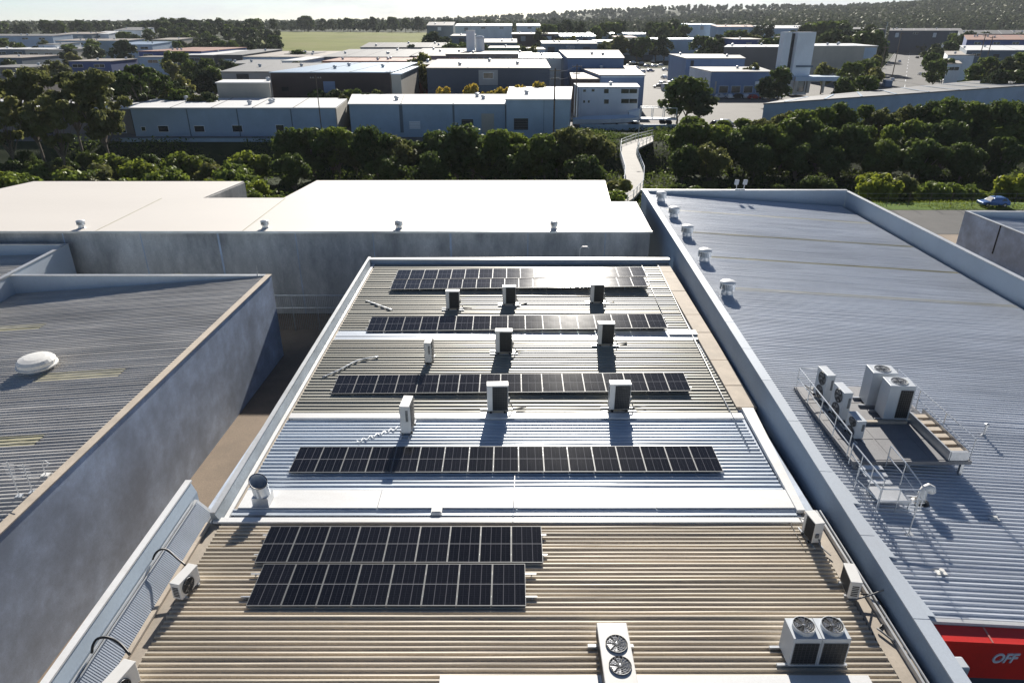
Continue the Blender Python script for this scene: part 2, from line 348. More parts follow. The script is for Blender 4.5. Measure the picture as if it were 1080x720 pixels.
# near left tall parapet with ledge and mesh sheet
pr_ = [(-12.05, -.3), (-12.05, 1.22), (-11.88, 1.22), (-11.72, .82), (-11.55, .72), (-11.5, .72), (-11.08, .03), (-11.08, -.3)]
MB().sweep([(-12.06, -.35), (-12.06, 1.18), (-11.9, 1.18), (-11.74, .74), (-11.74, -.35)], 7, 20.75).build('parapet', M['blue_paint'], wh)
MB().sweep([(-12.09, 1.182), (-12.09, 1.25), (-11.86, 1.25), (-11.86, 1.182)], 7, 20.8).build('capping', M['white_flash'], wh)
MB().sweep([(-11.735, -.3), (-11.735, .62), (-11.62, .62), (-11.12, .04), (-11.12, -.3)], 7, 20.45).build('apron', M['capping'], wh)
ap = MB()                                  # perforated pattern: small ridges down the apron slope
y = 8.0
while y < 20.3:
    ap.beam((-11.60, y, .605), (-11.135, y, .07), .04, .016); y += .075
ap.build('apron_mesh', M['mesh'], wh)

ap = MB(); ap.tube([(-11.68, 7.5, .67), (-11.68, 20.2, .67)], .045, 6); ap.tube([(-11.58, 8, .66), (-11.58, 20.3, .66)], .025, 6); ap.build('conduit', M['rail'], wh)
MB().bx(-11.1, -10.62, 7, Y7-.05, -.1, -.01).build('gutter', M['tan_gutter'], wh)
MB().bx(-11.14, -11.0, 7, Y7-.1, .0, .1).build('flashing', M['tan_slab'], wh)
# right side slabs along the wall, white edge strip, near tan gutter
sl = MB(); ys = [50]+[yz(p) for p in (288, 308, 333, 352, 381, 408, 431)]
edges = [(U(704, 279).x, U(713, 279).x)]
for i in range(len(ys)-1):
    a, b = ys[i], ys[i+1]
    fx = lambda yy: 10.98 - .33*(28-yy)/(28-50) if False else 10.66+.30*max(0, min(1, (yy-28)/22))
    sl.prism([(fx(b), b+.03), (fx(b)+.95, b+.03), (fx(a)+.95, a-.03), (fx(a), a-.03)], -.1, .09+.006*(i % 2))
sl.build('kerb_slab', M['tan_slab'], wh)
MB().prism([(10.62, Y6-.2), (10.92, Y6-.2), (11.4, Y3+.4), (10.85, Y3+.4)], 0, .14).build('flashing', M['white_flash'], wh)
MB().bx(10.95, 11.6, Y6, 28.1, -.5, -.3).build('gutter', M['asphalt'], wh)
MB().prism([(10.8, 7), (11.55, 7), (11.55, Y6-.1), (10.8, Y6-.1)], -.1, [.0, .03, .03, .0]).build('gutter', M['tan_gutter'], wh)
g = MB(); g.tube([(11.38, 7, .17), (11.42, Y6-.3, .19)], .035, 6); g.beam((11.25, 7, .12), (11.28, Y6-.3, .12), .07, .18); g.build('gutter_rail', M['rail'], wh)

# ================================================================== RIGHT BUILDING
def pt(y): return .8+.7*min(1, (y-12)/16.)+.2*max(0, min(1, (y-28)/39))
def wx(y): return 11.66+.04*min(1, (y-12)/16)+1.25*max(0, (y-28)/39)
def zr(x, y): return pt(y)-.32-.067*(x-wx(y)-.4)
def UR(px, py):
    z = 1.0
    for _ in range(20): p = U(px, py, z); z = zr(p.x, p.y)
    return Vector((p.x, p.y, z))
rb = empty('warehouse', 'right hand warehouse with wide pale blue grey roof, parapets and red awning', 'building', (22, 40, GZ))
YB = 68.0
ww = MB(); st = [7, 12, 14.6]+[14.6+i*3.4 for i in range(1, 16)]+[YB]
st = sorted(set(round(v, 2) for v in st if v <= YB))
for a, b in zip(st, st[1:]):
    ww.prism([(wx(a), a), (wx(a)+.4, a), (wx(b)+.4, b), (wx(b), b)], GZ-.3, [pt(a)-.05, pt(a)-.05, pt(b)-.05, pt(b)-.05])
ww.build('wall', M['wall_shade_face'], rb)
ww = MB()
for a, b in zip(st, st[1:]):
    ww.prism([(wx(a)-.03, a+.015), (wx(a)+.46, a+.015), (wx(b)+.46, b-.015), (wx(b)-.03, b-.015)], [pt(a)-.048]*2+[pt(b)-.048]*2, [pt(a), pt(a)-.03, pt(b)-.03, pt(b)])
ww.build('capping', M['render'], rb)
mb = MB()
for a, b, sd in ((14.8, 28, 11), (28, YB-.4, 12)):
    P = lambda x, y: (x, y, zr(x, y))
    ribs(mb, P(wx(a)+.42, a), P(33.0, a), P(33.0, b), P(wx(b)+.42, b), .2, .052, .42, sd, lap=1.0)
mb.build('roof', M['blue_roof'], rb)
for (py, w) in ((225, .5), (247, .45), (272, .45), (304, .4)):
    p = UR(740, py); y0 = p.y
    A = lambda x, y: (x, y, zr(x, y)+.03); fb = MB()
    ribs(fb, A(wx(y0)+1.3, y0), A(32.9, y0), A(32.9, y0+w), A(wx(y0)+1.3, y0+w), .2, .03, .3, 3)
    fb.build('skylight_strip', M['fibreglass'], rb)
MB().prism([(33.0, 14.6), (33.3, 14.6), (33.7, YB+.3), (33.4, YB+.3)], GZ-.3, 1.46).build('wall', M['blue_paint'], rb)
MB().prism([(32.96, 14.6), (33.34, 14.6), (33.74, YB+.34), (33.36, YB+.34)], 1.462, 1.52).build('capping', M['capping'], rb)
MB().bx(13.0, 33.36, YB-.02, YB+.28, GZ-.3, 1.62).build('wall', M['blue_paint'], rb)
MB().bx(12.95, 33.4, YB-.06, YB+.32, 1.622, 1.67).build('capping', M['capping'], rb)
mb = MB()                                   # triangular edge flashing beside the parapet
for a, b in ((14.9, 17.2), (17.25, 19.8), (19.85, 22.4)):
    mb.prism([(wx(a)+.45, a), (wx(a)+.85, a), (wx(b)+.6, b), (wx(b)+.45, b)], [zr(12, a)+.05]*4, [zr(12, a)+.13, zr(12, a)+.06, zr(12, b)+.06, zr(12, b)+.1])
mb.build('flashing', M['render'], rb)
zf = lambda x: zr(x, 14.8)
MB().prism([(12.1, 14.78), (33, 14.78), (33, 14.9), (12.1, 14.9)], [zf(12.1)-.15, zf(33)-.15]*1+[zf(33)-.15, zf(12.1)-.15], [zf(12.1)+.03, zf(33)+.03, zf(33)+.05, zf(12.1)+.05]).build('eave_flashing', M['white_flash'], rb)
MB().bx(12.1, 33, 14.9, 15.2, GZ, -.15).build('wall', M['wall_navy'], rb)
aw = MB().prism([(12.12, 14.25), (33, 14.25), (33, 14.76), (12.12, 14.76)], [-1.0, -2.2, -2.2, -1.0], [.44, -.92, -.85, .53]).build('awning', M['red'], rb)
x = 13.9
while x < 32:
    zz = lambda xx, t: (.44-1.36*(xx-12.12)/20.88)*(1-t)+(.53-1.38*(xx-12.12)/20.88)*t+.006
    MB().beam((x, 14.26, zz(x, 0)), (x, 14.75, zz(x, 1)), .05, .02).build('seam', M['seam'], aw); x += 2.2
def text(s, size, m, loc, rot, parent=None, ext=.015, name='lettering', sx=1.0, shear=0):
    cu = bpy.data.curves.new(name, 'FONT'); cu.body = s; cu.size = size; cu.extrude = ext; cu.shear = shear; cu.offset = size*.025
    o = bpy.data.objects.new(name, cu); COL.objects.link(o)
    dg = bpy.context.evaluated_depsgraph_get(); me = bpy.data.meshes.new_from_object(o.evaluated_get(dg))
    bpy.data.objects.remove(o); me.materials.clear(); me.materials.append(m)
    o = bpy.data.objects.new(name, me); COL.objects.link(o); o.rotation_euler = rot; o.scale = (sx, 1, 1)
    off = Vector((0,0,0))
    if parent is not None:
        p = parent
        while p is not None: off += Vector(p.location); p = p.parent
        o.parent = parent
    o.location = Vector(loc)-off; return o
pL = PD(1044, 698, 14.23)
text('OFF', .5, M['letter'], (pL.x, 14.23, pL.z), (R(90), 0, 0), aw, sx=.82, shear=.25)
# ================================================================== LEFT BUILDING
lb = empty('warehouse', 'left hand warehouse with dark grey ribbed roof and tall grey rendered side wall', 'building', (-26, 25, GZ))
c1 = U(286, 289.5, .4); c0 = U(0, 562, .4)
lx = lambda y: c0.x+(c1.x-c0.x)*(y-c0.y)/(c1.y-c0.y)
YL = c1.y; XLL = U(12, 290, .4).x
MB().prism([(lx(5)-.3, 5), (lx(5), 5), (lx(YL), YL), (lx(YL)-.3, YL)], GZ-.3, .36).build('wall', M['concrete_wall'], lb)
MB().prism([(lx(5)-.36, 5), (lx(5)+.04, 5), (lx(YL)+.04, YL+.04), (lx(YL)-.36, YL+.04)], .362, .42).build('capping', M['tan_slab'], lb)
MB().prism([(XLL, YL-.25), (lx(YL)-.3, YL-.25), (lx(YL)-.3, YL), (XLL, YL)], GZ-.3, .36).build('wall', M['blue_paint'], lb)
MB().prism([(XLL-.1, YL-.29), (lx(YL)-.37, YL-.29), (lx(YL)-.37, YL+.04), (XLL-.1, YL+.04)], .362, .42).build('capping', M['capping'], lb)
MB().prism([(XLL-.25, 5), (XLL, 5), (XLL, YL), (XLL-.25, YL)], GZ-.3, .36).build('wall', M['blue_paint'], lb)
MB().prism([(XLL-.3, 5), (XLL+.04, 5), (XLL+.04, YL-.3), (XLL-.3, YL-.3)], .362, .42).build('capping', M['capping'], lb)
def zl(x, y=0): return .3+.072*(x+17.6)
def ULp(px, py):
    z = 0
    for _ in range(20): p = U(px, py, z); z = zl(p.x)
    return Vector((p.x, p.y, z))
ribs(MB(), (XLL, 6, zl(XLL)), (lx(6)-.3, 6, zl(lx(6)-.3)), (lx(YL)-.3, YL-.25, zl(lx(YL)-.3)), (XLL, YL-.25, zl(XLL)), .25, .045, .34, 21).build('roof', M['grey_roof'], lb)
for (xa, ya, xb) in ((-35, 312, 36), (98, 299, 184), (34, 403, 121), (-40, 475, 33), (-30, 352, 38)):
    p = ULp(xa, ya); q = ULp(xb, ya-3); w = .85; fb = MB()
    ribs(fb, (p.x, p.y, zl(p.x)+.035), (q.x, p.y, zl(q.x)+.035), (q.x, p.y+w, zl(q.x)+.035), (p.x, p.y+w, zl(p.x)+.035), .25, .03, .3, 4)
    fb.build('skylight_strip', M['fibreglass'], lb)
# ================================================================== SMALL BUILDING BEHIND LEFT ONE
sb = empty('shed', 'small grey parapeted shed behind the far left roof corner', 'building', (-40, 49, GZ))
q1 = U(72, 257, .5); q0 = U(0, 296, .5)
MB().prism([(q0.x-.25, q0.y-6), (q0.x, q0.y-6), (q1.x, q1.y), (q1.x-.25, q1.y)], GZ, .46).build('wall', M['render'], sb)
MB().bx(-60, q1.x-.25, q1.y-.25, q1.y, GZ, .46).build('wall', M['blue_paint'], sb)
MB().prism([(q0.x-.29, q0.y-6), (q0.x+.04, q0.y-6), (q1.x+.04, q1.y+.04), (q1.x-.29, q1.y+.04)], .462, .52).build('capping', M['capping'], sb)
MB().bx(-60, q1.x-.3, q1.y-.29, q1.y+.04, .462, .52).build('capping', M['capping'], sb)
ribs(MB(), (-60, 46.5, -.9), (q1.x-.25, 46.5, -.35), (q1.x-.25, q1.y-.25, -.35), (-60, q1.y-.25, -.9), .34, .06, .34, 5).build('roof', M['grey_roof'], sb)
MB().bx(-60, q0.x-.3, 46.2, 46.45, GZ, -.2).build('wall', M['concrete_wall'], sb)
# ================================================================== WHITE ROOF BUILDING
wb = empty('warehouse', 'long white roofed warehouse with stained concrete wall facing the camera', 'building', (-20, 60, GZ))
ZW = 1.3; f = U(686, 243.5, ZW); YW = f.y
n1 = U(300, 209, ZW); n2 = U(335, 190.5, ZW); r1 = U(637, 190.5, ZW); r2 = U(643, 213, ZW); r3 = U(670, 213, ZW)
l1 = U(215, 209, ZW); l2 = U(258, 191.5, ZW); l3 = U(36, 191.5, ZW); l4 = U(0, 204, ZW)
outline = [(-60, YW), (f.x, YW), (r3.x, r3.y), (r2.x, r2.y), (r1.x, r1.y), (n2.x, n2.y), (n1.x, n1.y), (l1.x, n1.y), (l2.x, l2.y), (l3.x, l3.y), (l4.x-3, l4.y-3), (-64, YW+3)]
MB().prism(outline, GZ-2, ZW-.12).build('wall', M['concrete'], wb)
ctr = (-20, 62)
ol2 = [(p[0]+(.12 if p[0] > ctr[0] else -.12), p[1]+(.12 if p[1] > ctr[1] else -.12)) for p in outline]
MB().prism(ol2, ZW-.118, ZW).build('roof', M['white_roof'], wb)
MB().bx(-60, f.x+.15, YW-.2, YW-.125, ZW-.16, ZW+.02).build('gutter', M['capping'], wb)
k = 0; x = U(475, 243, ZW).x-6.35*9
while x < f.x-.5:
    w = .09 if k % 3 else .16
    MB().bx(x-w/2, x+w/2, YW-.012, YW+.05, GZ, ZW-.13).build('panel_joint', M['concrete_wall'], wb); x += 6.35; k += 1
for xx in (-34, -22, -9, 3): MB().bx(xx-.04, xx+.04, YW, n1.y-.1, ZW, ZW+.012).build('seam', M['fibreglass'], wb)
# ================================================================== LOW BUILDING FAR RIGHT
fr = empty('shed', 'low grey concrete shed with blue parapet lining at the far right edge', 'building', (45, 68, GZ))
zz = -1.9; k0 = U(1018, 222.5, zz); k1 = U(1140, 271, zz)
k2 = (k0.x+22, k0.y-.6)
MB().prism([(k1.x, k1.y), (k1.x+.25, k1.y), (k0.x+.25, k0.y), (k0.x, k0.y)], GZ-.2, zz-.04).build('wall', M['concrete_wall'], fr)
MB().prism([(k0.x+.25, k0.y-.25), (k2[0], k2[1]-.25), (k2[0], k2[1]), (k0.x+.25, k0.y)], GZ-.2, zz-.04).build('wall', M['blue_paint'], fr)
MB().prism([(k1.x-.04, k1.y), (k1.x+.3, k1.y), (k0.x+.3, k0.y+.04), (k0.x-.04, k0.y+.04)], zz-.038, zz+.03).build('capping', M['capping'], fr)
MB().prism([(k0.x+.31, k0.y-.3), (k2[0], k2[1]-.3), (k2[0], k2[1]+.04), (k0.x+.31, k0.y+.04)], zz-.038, zz+.03).build('capping', M['capping'], fr)
ribs(MB(), (k1.x+.25, k1.y, zz-.5), (k2[0], k1.y, zz-1.7), (k2[0], k2[1]-.25, zz-1.7), (k0.x+.25, k0.y-.25, zz-.5), .4, .05, .3, 9).build('roof', M['blue_roof'], fr)
pj = (k0.x+(k1.x-k0.x)*.36, k0.y+(k1.y-k0.y)*.36)
MB().box((pj[0]-.01, pj[1], GZ+2.6), (.08, .14, 3), 0).build('downpipe', M['dark'], fr)
# ================================================================== ALLEY
struct(MB().prism([(-18.4, 5), (-11.8, 5), (-10.8, 20.5), (-10.8, 54.3), (-34.9, 54.3), (-34.9, 45.9), (-17.2, 45.9)], GZ-.2, GZ+.012).build('alley', M['alley']))
fe = empty('fence', 'low grey rail fence across the dark end of the alley', 'fence', (-14.5, 50.8, GZ))
for x in (-19.6, -17.6, -15.6, -13.6, -11.6): MB().bx(x-.03, x+.03, 50.77, 50.83, GZ, -2.9).build('post', M['rail'], fe)
MB().tube([(-19.8, 50.8, -2.95), (-11.2, 50.8, -2.95)], .05).build('rail', M['rail'], fe)
MB().tube([(-19.8, 50.8, -4.0), (-11.2, 50.8, -4.0)], .035).build('rail', M['rail'], fe)
mb = MB()
for i in range(58): mb.bx(-19.7+i*.147-.008, -19.7+i*.147+.008, 50.79, 50.81, GZ+.1, -3)
mb.build('infill', M['rail'], fe)

# ================================================================== SOLAR PANELS
PW, PL = 1.03, 1.76
def make_panel():
    r = empty('solar_panel', '', 'solar panel')
    b = MB(); w, l = PW/2-.006, PL/2-.004
    for s in (-1, 1):
        b.bx(s*w-s*.016, s*w, -l, l, -.035, .003); b.bx(-w+.016, w-.016, s*l-s*.022, s*l, -.035, .003)
    b.build('frame', M['frame'], r)
    MB().bx(-w+.016, w-.016, -l+.022, l-.022, -.03, 0).build('glass', M['solar'], r)
    return r
panel = make_panel()
def row(n, xa, xb, yc, desc, group, tilt=2.0, z=.17, rail_ext=(0.1, .1), pl=None, dy=0):
    """n panels from pixel column xa to xb along the line at pixel row yc (panel centre)"""
    a, b = U(xa, yc, z), U(xb, yc+dy, z); rise = 0
    for _ in range(40):
        if b.y <= a.y+.02: break
        rise += .012; b = U(xb, yc+dy, z+rise)
    d = (b-a)/n; sx = d.length/PW; ang = math.atan2(d.y, d.x); roll = -math.atan2(d.z, d.x)
    sy = (pl or PL)/PL
    for i in range(n):
        p = a+d*(i+.5)
        o = place(panel, p, 0, '%s solar panel from the left in the %s' % (ordinal(i+1), desc), USED, group)
        o.rotation_euler = (R(tilt+rnd.uniform(-.2, .2)), roll+R(rnd.uniform(-.2, .2)), ang); o.scale = (sx, sy, 1)
    for s in (-1, 1):
        q = MB(); off = Vector((-math.sin(ang), math.cos(ang), 0))*s*PL*sy*.27; dz = s*PL*sy*.27*math.sin(R(tilt))-.055
        e0 = a+off+Vector((-rail_ext[0], 0, dz)); e1 = b+off+Vector((rail_ext[1], 0, dz))
        q.beam(e0, e1, .045, .045)
        L = (e1-e0).length; k = int(L/1.4)
        for j in range(k+1):
            c = e0.lerp(e1, (j+.1)/(k+.2)); q.box((c.x, c.y, (c.z-.02)/2+.01), (.04, .08, max(.03, c.z-.02)))
        tag(q.build('mounting_rail', M['galv'], loc=e0), '%s aluminium rail under the %s' % ('rear' if s > 0 else 'front', desc), 'rail', 'rails under the solar panels')
row(9, 277, 572, 573, 'upper row of the nearest array', 'panels of the nearest array', z=.2, rail_ext=(.15, .15))
row(8, 269, 554.5, 615.5, 'lower row of the nearest array', 'panels of the nearest array', z=.2, rail_ext=(.3, .35))
row(17, 310.5, 757, 484, 'long row on the zinc roof section', 'panels on the zinc roof section', z=.2, dy=-1)
row(17, 353, 725, 405, 'row just behind the zinc section', 'panels just behind the zinc section', z=.2, dy=-3, tilt=3.6)
row(17, 389, 701, 341.5, 'row above the silver flashing', 'panels above the silver flashing', z=.22, dy=-3.5, tilt=4.6, pl=1.85)
row(18, 413.5, 681, 299.5, 'front line of the rearmost array', 'panels of the rearmost array', z=.3, dy=-3.2, tilt=2.6, pl=1.85)
row(18, 418, 680, 289.5, 'back line of the rearmost array', 'panels of the rearmost array', z=.4, dy=-3.2, tilt=2.6, pl=1.85)

# ================================================================== AIR CONDITIONING UNITS
def wires(mb, x0, x1, z0, z1, y, nx, nz, w=.006):
    for i in range(nx+1):
        x = x0+(x1-x0)*i/nx; mb.bx(x-w/2, x+w/2, y-w/2, y+w/2, z0, z1)
    for i in range(nz+1):
        z = z0+(z1-z0)*i/nz; mb.bx(x0, x1, y-w*1.6, y-w*.6, z-w/2, z+w/2)
def fan(parent, r, c, facing='y', blades=5):
    """fan assembly: grille with rings and spokes, hub and blades; facing -y or up"""
    Mx = Matrix.Rotation(R(90), 4, 'X') if facing == 'y' else Matrix.Identity(4)
    def ring(rr, t=.006, off=.0):
        b = MB(); pts = []
        for j in range(25):
            a = 2*math.pi*j/24; pts.append(Vector(c)+Mx @ Vector((rr*math.cos(a), rr*math.sin(a), off)))
        b.tube(pts, t, 5); return b
    g = MB()
    for k in range(1, 6): 
        b = ring(r*k/5, .005 if k < 5 else .014, .035 if k < 5 else .02); g.add(b.v, b.f)
    for j in range(16):
        a = 2*math.pi*j/16; g.beam(Vector(c)+Mx @ Vector((r*.12*math.cos(a), r*.12*math.sin(a), .04)), Vector(c)+Mx @ Vector((r*math.cos(a), r*math.sin(a), .03)), .008, .008)
    g.build('fan_grille', M['wire'], parent)
    MB().lathe([(r, -.004), (r, .004)], c, 24, 0, Mx).build('fan_opening', M['black'], parent)
    bl = MB(); bl.lathe([(r*.2, .0), (r*.2, .03), (r*.1, .038)], c, 12, 0, Mx)
    for j in range(blades):
        a = 2*math.pi*j/blades
        vs = []
        for (rr, da, h) in ((.15, -.25, .008), (.9, -.42, .006), (.92, .3, .026), (.15, .3, .03)):
            vs.append(Vector(c)+Mx @ Vector((rr*r*math.cos(a+da), rr*r*math.sin(a+da), h)))
        bl.add(vs, [(0, 1, 2, 3)])
    bl.build('fan_blade', M['blade'], parent)
def make_ac(w, h, d, fans=2, name='air_conditioner', m='ac_white', coil_side=True, foot=.13):
    r = empty(name, '', 'air conditioner')
    MB().bx(-w/2, w/2, -d/2, d/2, foot, foot+h).build('casing', M[m], r, bevel=.018)
    MB().bx(-w/2-.008, w/2+.008, -d/2-.008, d/2+.008, foot+h-.05, foot+h+.008).build('top_cover', M[m], r, bevel=.01)
    # coil on the -y side
    MB().bx(-w*.24, w/2-.025, -d/2-.006, -d/2+.05, foot+.04, foot+h-.06).build('coil', M['coil'], r)
    g = MB(); wires(g, -w*.24, w/2-.025, foot+.04, foot+h-.06, -d/2-.02, 9, 10, .006); g.build('coil_guard', M['wire'], r)
    # louvred end on -x side
    g = MB()
    for k in range(9): g.bx(-w/2-.012, -w/2+.01, -d*.36, -d*.1, foot+h*.45+k*.055, foot+h*.45+k*.055+.03)
    g.build('louvre', M['coil'], r)
    for k in range(fans):
        rr = min(w*.36, h*.42/fans+.02); fan(r, rr, (-w*.08, 0, 0), 'y')
        zc = foot+h*(k+.5)/fans
        for ch in [o for o in r.children if o.name.startswith('fan') and not o.get('set')]:
            ch['set'] = 1; ch.rotation_euler = (0, 0, math.pi); ch.location = (-w*.16, d/2+.004, zc)
    for ch in r.children:
        if 'set' in ch: del ch['set']
    MB().bx(w/2+.004, w/2+.07, -d*.3, d*.05, foot+h*.3, foot+h*.3+.2).build('isolator', M['lag'], r)
    MB().tube([(w/2, d*.2, foot+.2), (w/2+.14, d*.2, foot+.16), (w/2+.2, d*.25, .07), (w/2+.75, d*.6, .06)], .03, 6).build('pipe', M['lag'], r)
    for s in (-1, 1):
        MB().bx(s*w*.33-.04, s*w*.33+.04, -d/2-.06, d/2+.06, .06, foot).build('foot', M['dark'], r)
    for s in (-1, 1):
        MB().bx(-w/2-.28, w/2+.28, s*d*.42-.025, s*d*.42+.025, .0, .058).build('support_rail', M['galv'], r)
    return r
acp = make_ac(.86, 1.18, .36)
g1 = 'tall condenser units on the olive roof'
for (px, py, sc, lab) in ((478, 326.5, 1.0, 'leftmost air conditioner with dark coil just below the rearmost solar array'),
                          (537, 321.5, 1.0, 'middle air conditioner with dark coil just below the rearmost solar array'),
                          (629, 319.5, 1.02, 'air conditioner standing under the sun glare of the rearmost array'),
                          (531.5, 372.5, 1.08, 'dark coiled air conditioner between silver flashing and third solar row, left of its pair'),
                          (638, 364, 1.08, 'dark coiled air conditioner right in front of the silver flashing, right of its pair'),
                          (525, 434, 1.14, 'left air conditioner with dark coil standing at the white flashing behind the zinc section'),
                          (652, 432.5, 1.14, 'right air conditioner with dark coil standing at the white flashing behind the zinc section')):
    p = U(px, py, .05); place(acp, p, R(rnd.uniform(-2, 2)), lab, USED, g1, sc)
for (px, py, sc, lab) in ((452.5, 384, .98, 'narrow white air conditioner seen end on above the third solar row'),
                          (429.5, 458, 1.14, 'narrow white air conditioner seen end on standing on the zinc roof')):
    p = U(px, py, .05); place(acp, p+Vector((0, .35, 0)), R(86), lab, USED, g1, sc)
# small single fan units: fan on -y side
def make_small(w=.8, h=.56, d=.3):
    r = empty('air_conditioner', '', 'air conditioner')
    MB().bx(-w/2, w/2, -d/2, d/2, .1, .1+h).build('casing', M['ac_white'], r, bevel=.02)
    MB().bx(-w/2-.006, w/2+.006, -d/2-.006, d/2+.006, .1+h-.04, .1+h+.006).build('top_cover', M['ac_white'], r, bevel=.01)
    fan(r, h*.4, (-w*.12, -d/2-.006, .1+h/2), 'y', 3)
    MB().bx(-w*.4, w/2-.04, d/2-.02, d/2+.006, .14, .06+h).build('coil', M['coil'], r)
    g = MB()
    for k in range(6): g.bx(-w/2-.01, -w/2+.01, -d*.3, d*.3, .2+k*.06, .23+k*.06)
    g.build('louvre', M['coil'], r)
    for s in (-1, 1): MB().bx(s*w*.33-.035, s*w*.33+.035, -d/2-.05, d/2+.05, .0, .1).build('foot', M['galv'], r)
    return r
smp = make_small()
smg = 'small condensers along the roof edges'
sc = 1.12
p = U(197, 626, .02); o = place(smp, (p.x, p.y+.1, .02), R(76), 'small white single fan air conditioner on the left gutter, farther one', USED, smg, sc); o.rotation_euler.y = R(0)
p = U(128, 738, .02); place(smp, (p.x, p.y+.1, .02), R(76), 'small white single fan air conditioner on the left gutter, cut by the frame bottom', USED, smg, 1.25)
p = U(861, 574, .03); place(acp, (p.x-.1, p.y+.3, .05), R(-82), 'grey coiled air conditioner at the right end of the white flashing', USED, smg, (.8, .95, .72))
p = U(898, 630, .05); place(smp, (p.x, p.y+.25, .05), R(82), 'small white air conditioner on the tan gutter strip at right', USED, smg, (1.05, 1.1, 1.2))
# double top-discharge unit
def make_top(w, h, d, n, m='ac_grey', cowl=.13, face='full', nm='air_conditioner'):
    r = empty(nm, '', 'air conditioner')
    for k in range(n):
        ww_ = w/n; cx = -w/2+ww_*(k+.5)
        MB().bx(cx-ww_/2+.006, cx+ww_/2-.006, -d/2, d/2, .1, .1+h).build('casing', M[m], r, bevel=.015)
        x0, x1 = (cx-ww_*.42, cx+ww_*.42) if face == 'full' else (cx-ww_*.05, cx+ww_*.42)
        MB().bx(x0, x1, -d/2-.006, -d/2+.05, .2, h*.94).build('coil', M['coil'], r)
        g = MB(); wires(g, x0, x1, .2, h*.94, -d/2-.02, 6, 12, .009); g.build('coil_guard', M['wire'], r)
        rr = min(ww_, d)*.42
        MB().lathe([(rr, .1+h-.01), (rr, .1+h+cowl), (rr*.93, .1+h+cowl), (rr*.93, .1+h+cowl-.03)], (cx, 0, 0), 28).build('cowl', M[m], r)
        fan(r, rr*.92, (cx, 0, .1+h+cowl-.025), 'z', 4)
    for s in (-1, 1): MB().bx(-w/2-.28, w/2+.1, s*d*.4-.04, s*d*.4+.04, 0, .1).build('support_rail', M['galv'], r)
    return r
dbl = make_top(1.6, 1.05, .74, 2, cowl=.14)
p = U(860, 707, .0); dbl.location = (p.x, p.y+.4, .05)
dbl['label'] = 'twin fan grey condenser with round cowls near the bottom right of the beige roof'; dbl['group'] = 'large condensers'
# low unit with two exposed fans facing up
lf = empty('air_conditioner', 'low white unit with two open fans facing up at the bottom centre of the roof', 'air conditioner')
MB().bx(-.44, .44, -1.05, 1.05, .1, .62).build('casing', M['ac_white'], lf, bevel=.02)
for k in (0, 1): fan(lf, .3, (0.04, .28-k*.72, .632), 'z', 7)
MB().bx(-.445, -.43, -.95, .95, .16, .56).build('coil', M['coil'], lf)
for s in (-1, 1): MB().bx(-.7, .62, s*.7-.05, s*.7+.05, 0, .1).build('support_rail', M['galv'], lf)
p = U(645, 656, .68); lf.location = (p.x, p.y-1.05, .05)

# cables and hoses
def hose(name, pts, r, m, label, cat='cable', grp=None, smoothn=4):
    pts = [Vector(p) for p in pts]; out = []
    for i in range(len(pts)-1):
        p0 = pts[max(i-1, 0)]; p1 = pts[i]; p2 = pts[i+1]; p3 = pts[min(i+2, len(pts)-1)]
        for k in range(smoothn):
            t = k/smoothn
            out.append(.5*((2*p1)+(p2-p0)*t+(2*p0-5*p1+4*p2-p3)*t*t+(3*p1-p0-3*p2+p3)*t**3))
    out.append(pts[-1])
    return tag(MB().tube(out, r, 6).build(name, M[m], loc=pts[0], smooth=True), label, cat, grp)
def up(px, py, z): return U(px, py, z)
hose('cable', [up(196, 596, .62), up(186, 588, .75), up(177, 580, .9), up(170, 579, 1.0), up(164, 583, .95), up(161, 590, .8)], .035, 'black', 'thick black cable arching from the parapet to the farther left unit', grp='black cables of the left units')
hose('cable', [up(137, 690, .7), up(126, 678, .85), up(114, 672, 1.05), up(103, 673, 1.1), up(98, 680, 1.0), up(97, 688, .8)], .04, 'black', 'thick black cable arching from the parapet to the near left unit', grp='black cables of the left units')
hose('cable', [up(850, 548, .35), up(842, 546, .1), up(833, 548, .09), up(838, 560, .08), up(846, 574, .08), up(850, 582, .07)], .018, 'black', 'thin black cable looping onto the roof left of the unit at the white flashing end')
hose('cable', [up(908, 626, .4), up(922, 628, .1), up(932, 640, .06), up(934, 652, .05), up(928, 662, .05)], .025, 'black', 'black cable curling across the tan gutter beside the small right unit')
hose('pipe', [up(893, 634, .15), up(915, 628, .25), up(942, 618, .55)], .028, 'lag', 'grey pipe running from the small right unit to the parapet', 'pipe')
hose('pipe', [up(925, 662, .09), up(948, 680, .09), up(962, 690, .09), up(975, 715, .1)], .03, 'lag', 'grey pipe bending along the tan gutter at bottom right', 'pipe')
hose('conduit', [up(694, 280, .12), up(758, 410, .12), up(790, 473, .1)], .028, 'white_flash', 'thin white conduit down the right side of the rear roof', 'conduit', smoothn=1)
hose('conduit', [up(677, 280, .12), up(703, 342, .12)], .022, 'white_flash', 'thin white conduit beside the right end of the rearmost array', 'conduit', smoothn=1)
hose('conduit', [up(543, 499, .1), up(541, 549, .15)], .018, 'white_flash', 'thin white conduit crossing the white flashing at mid roof', 'conduit', smoothn=1)
zz_ = []
for i in range(13): zz_.append(up(376+i*3.6, 466-i*1.25+(1.6 if i % 2 else -1.6), .09))
hose('conduit', zz_, .018, 'galv', 'coiled flexible conduit left of the end on zinc roof unit', 'conduit')
hose('conduit', [up(340, 398, .1), up(358, 390, .12), up(378, 380, .12), up(399, 376, .12)], .04, 'galv', 'grey flexible conduit lying left of the third solar row', 'conduit')
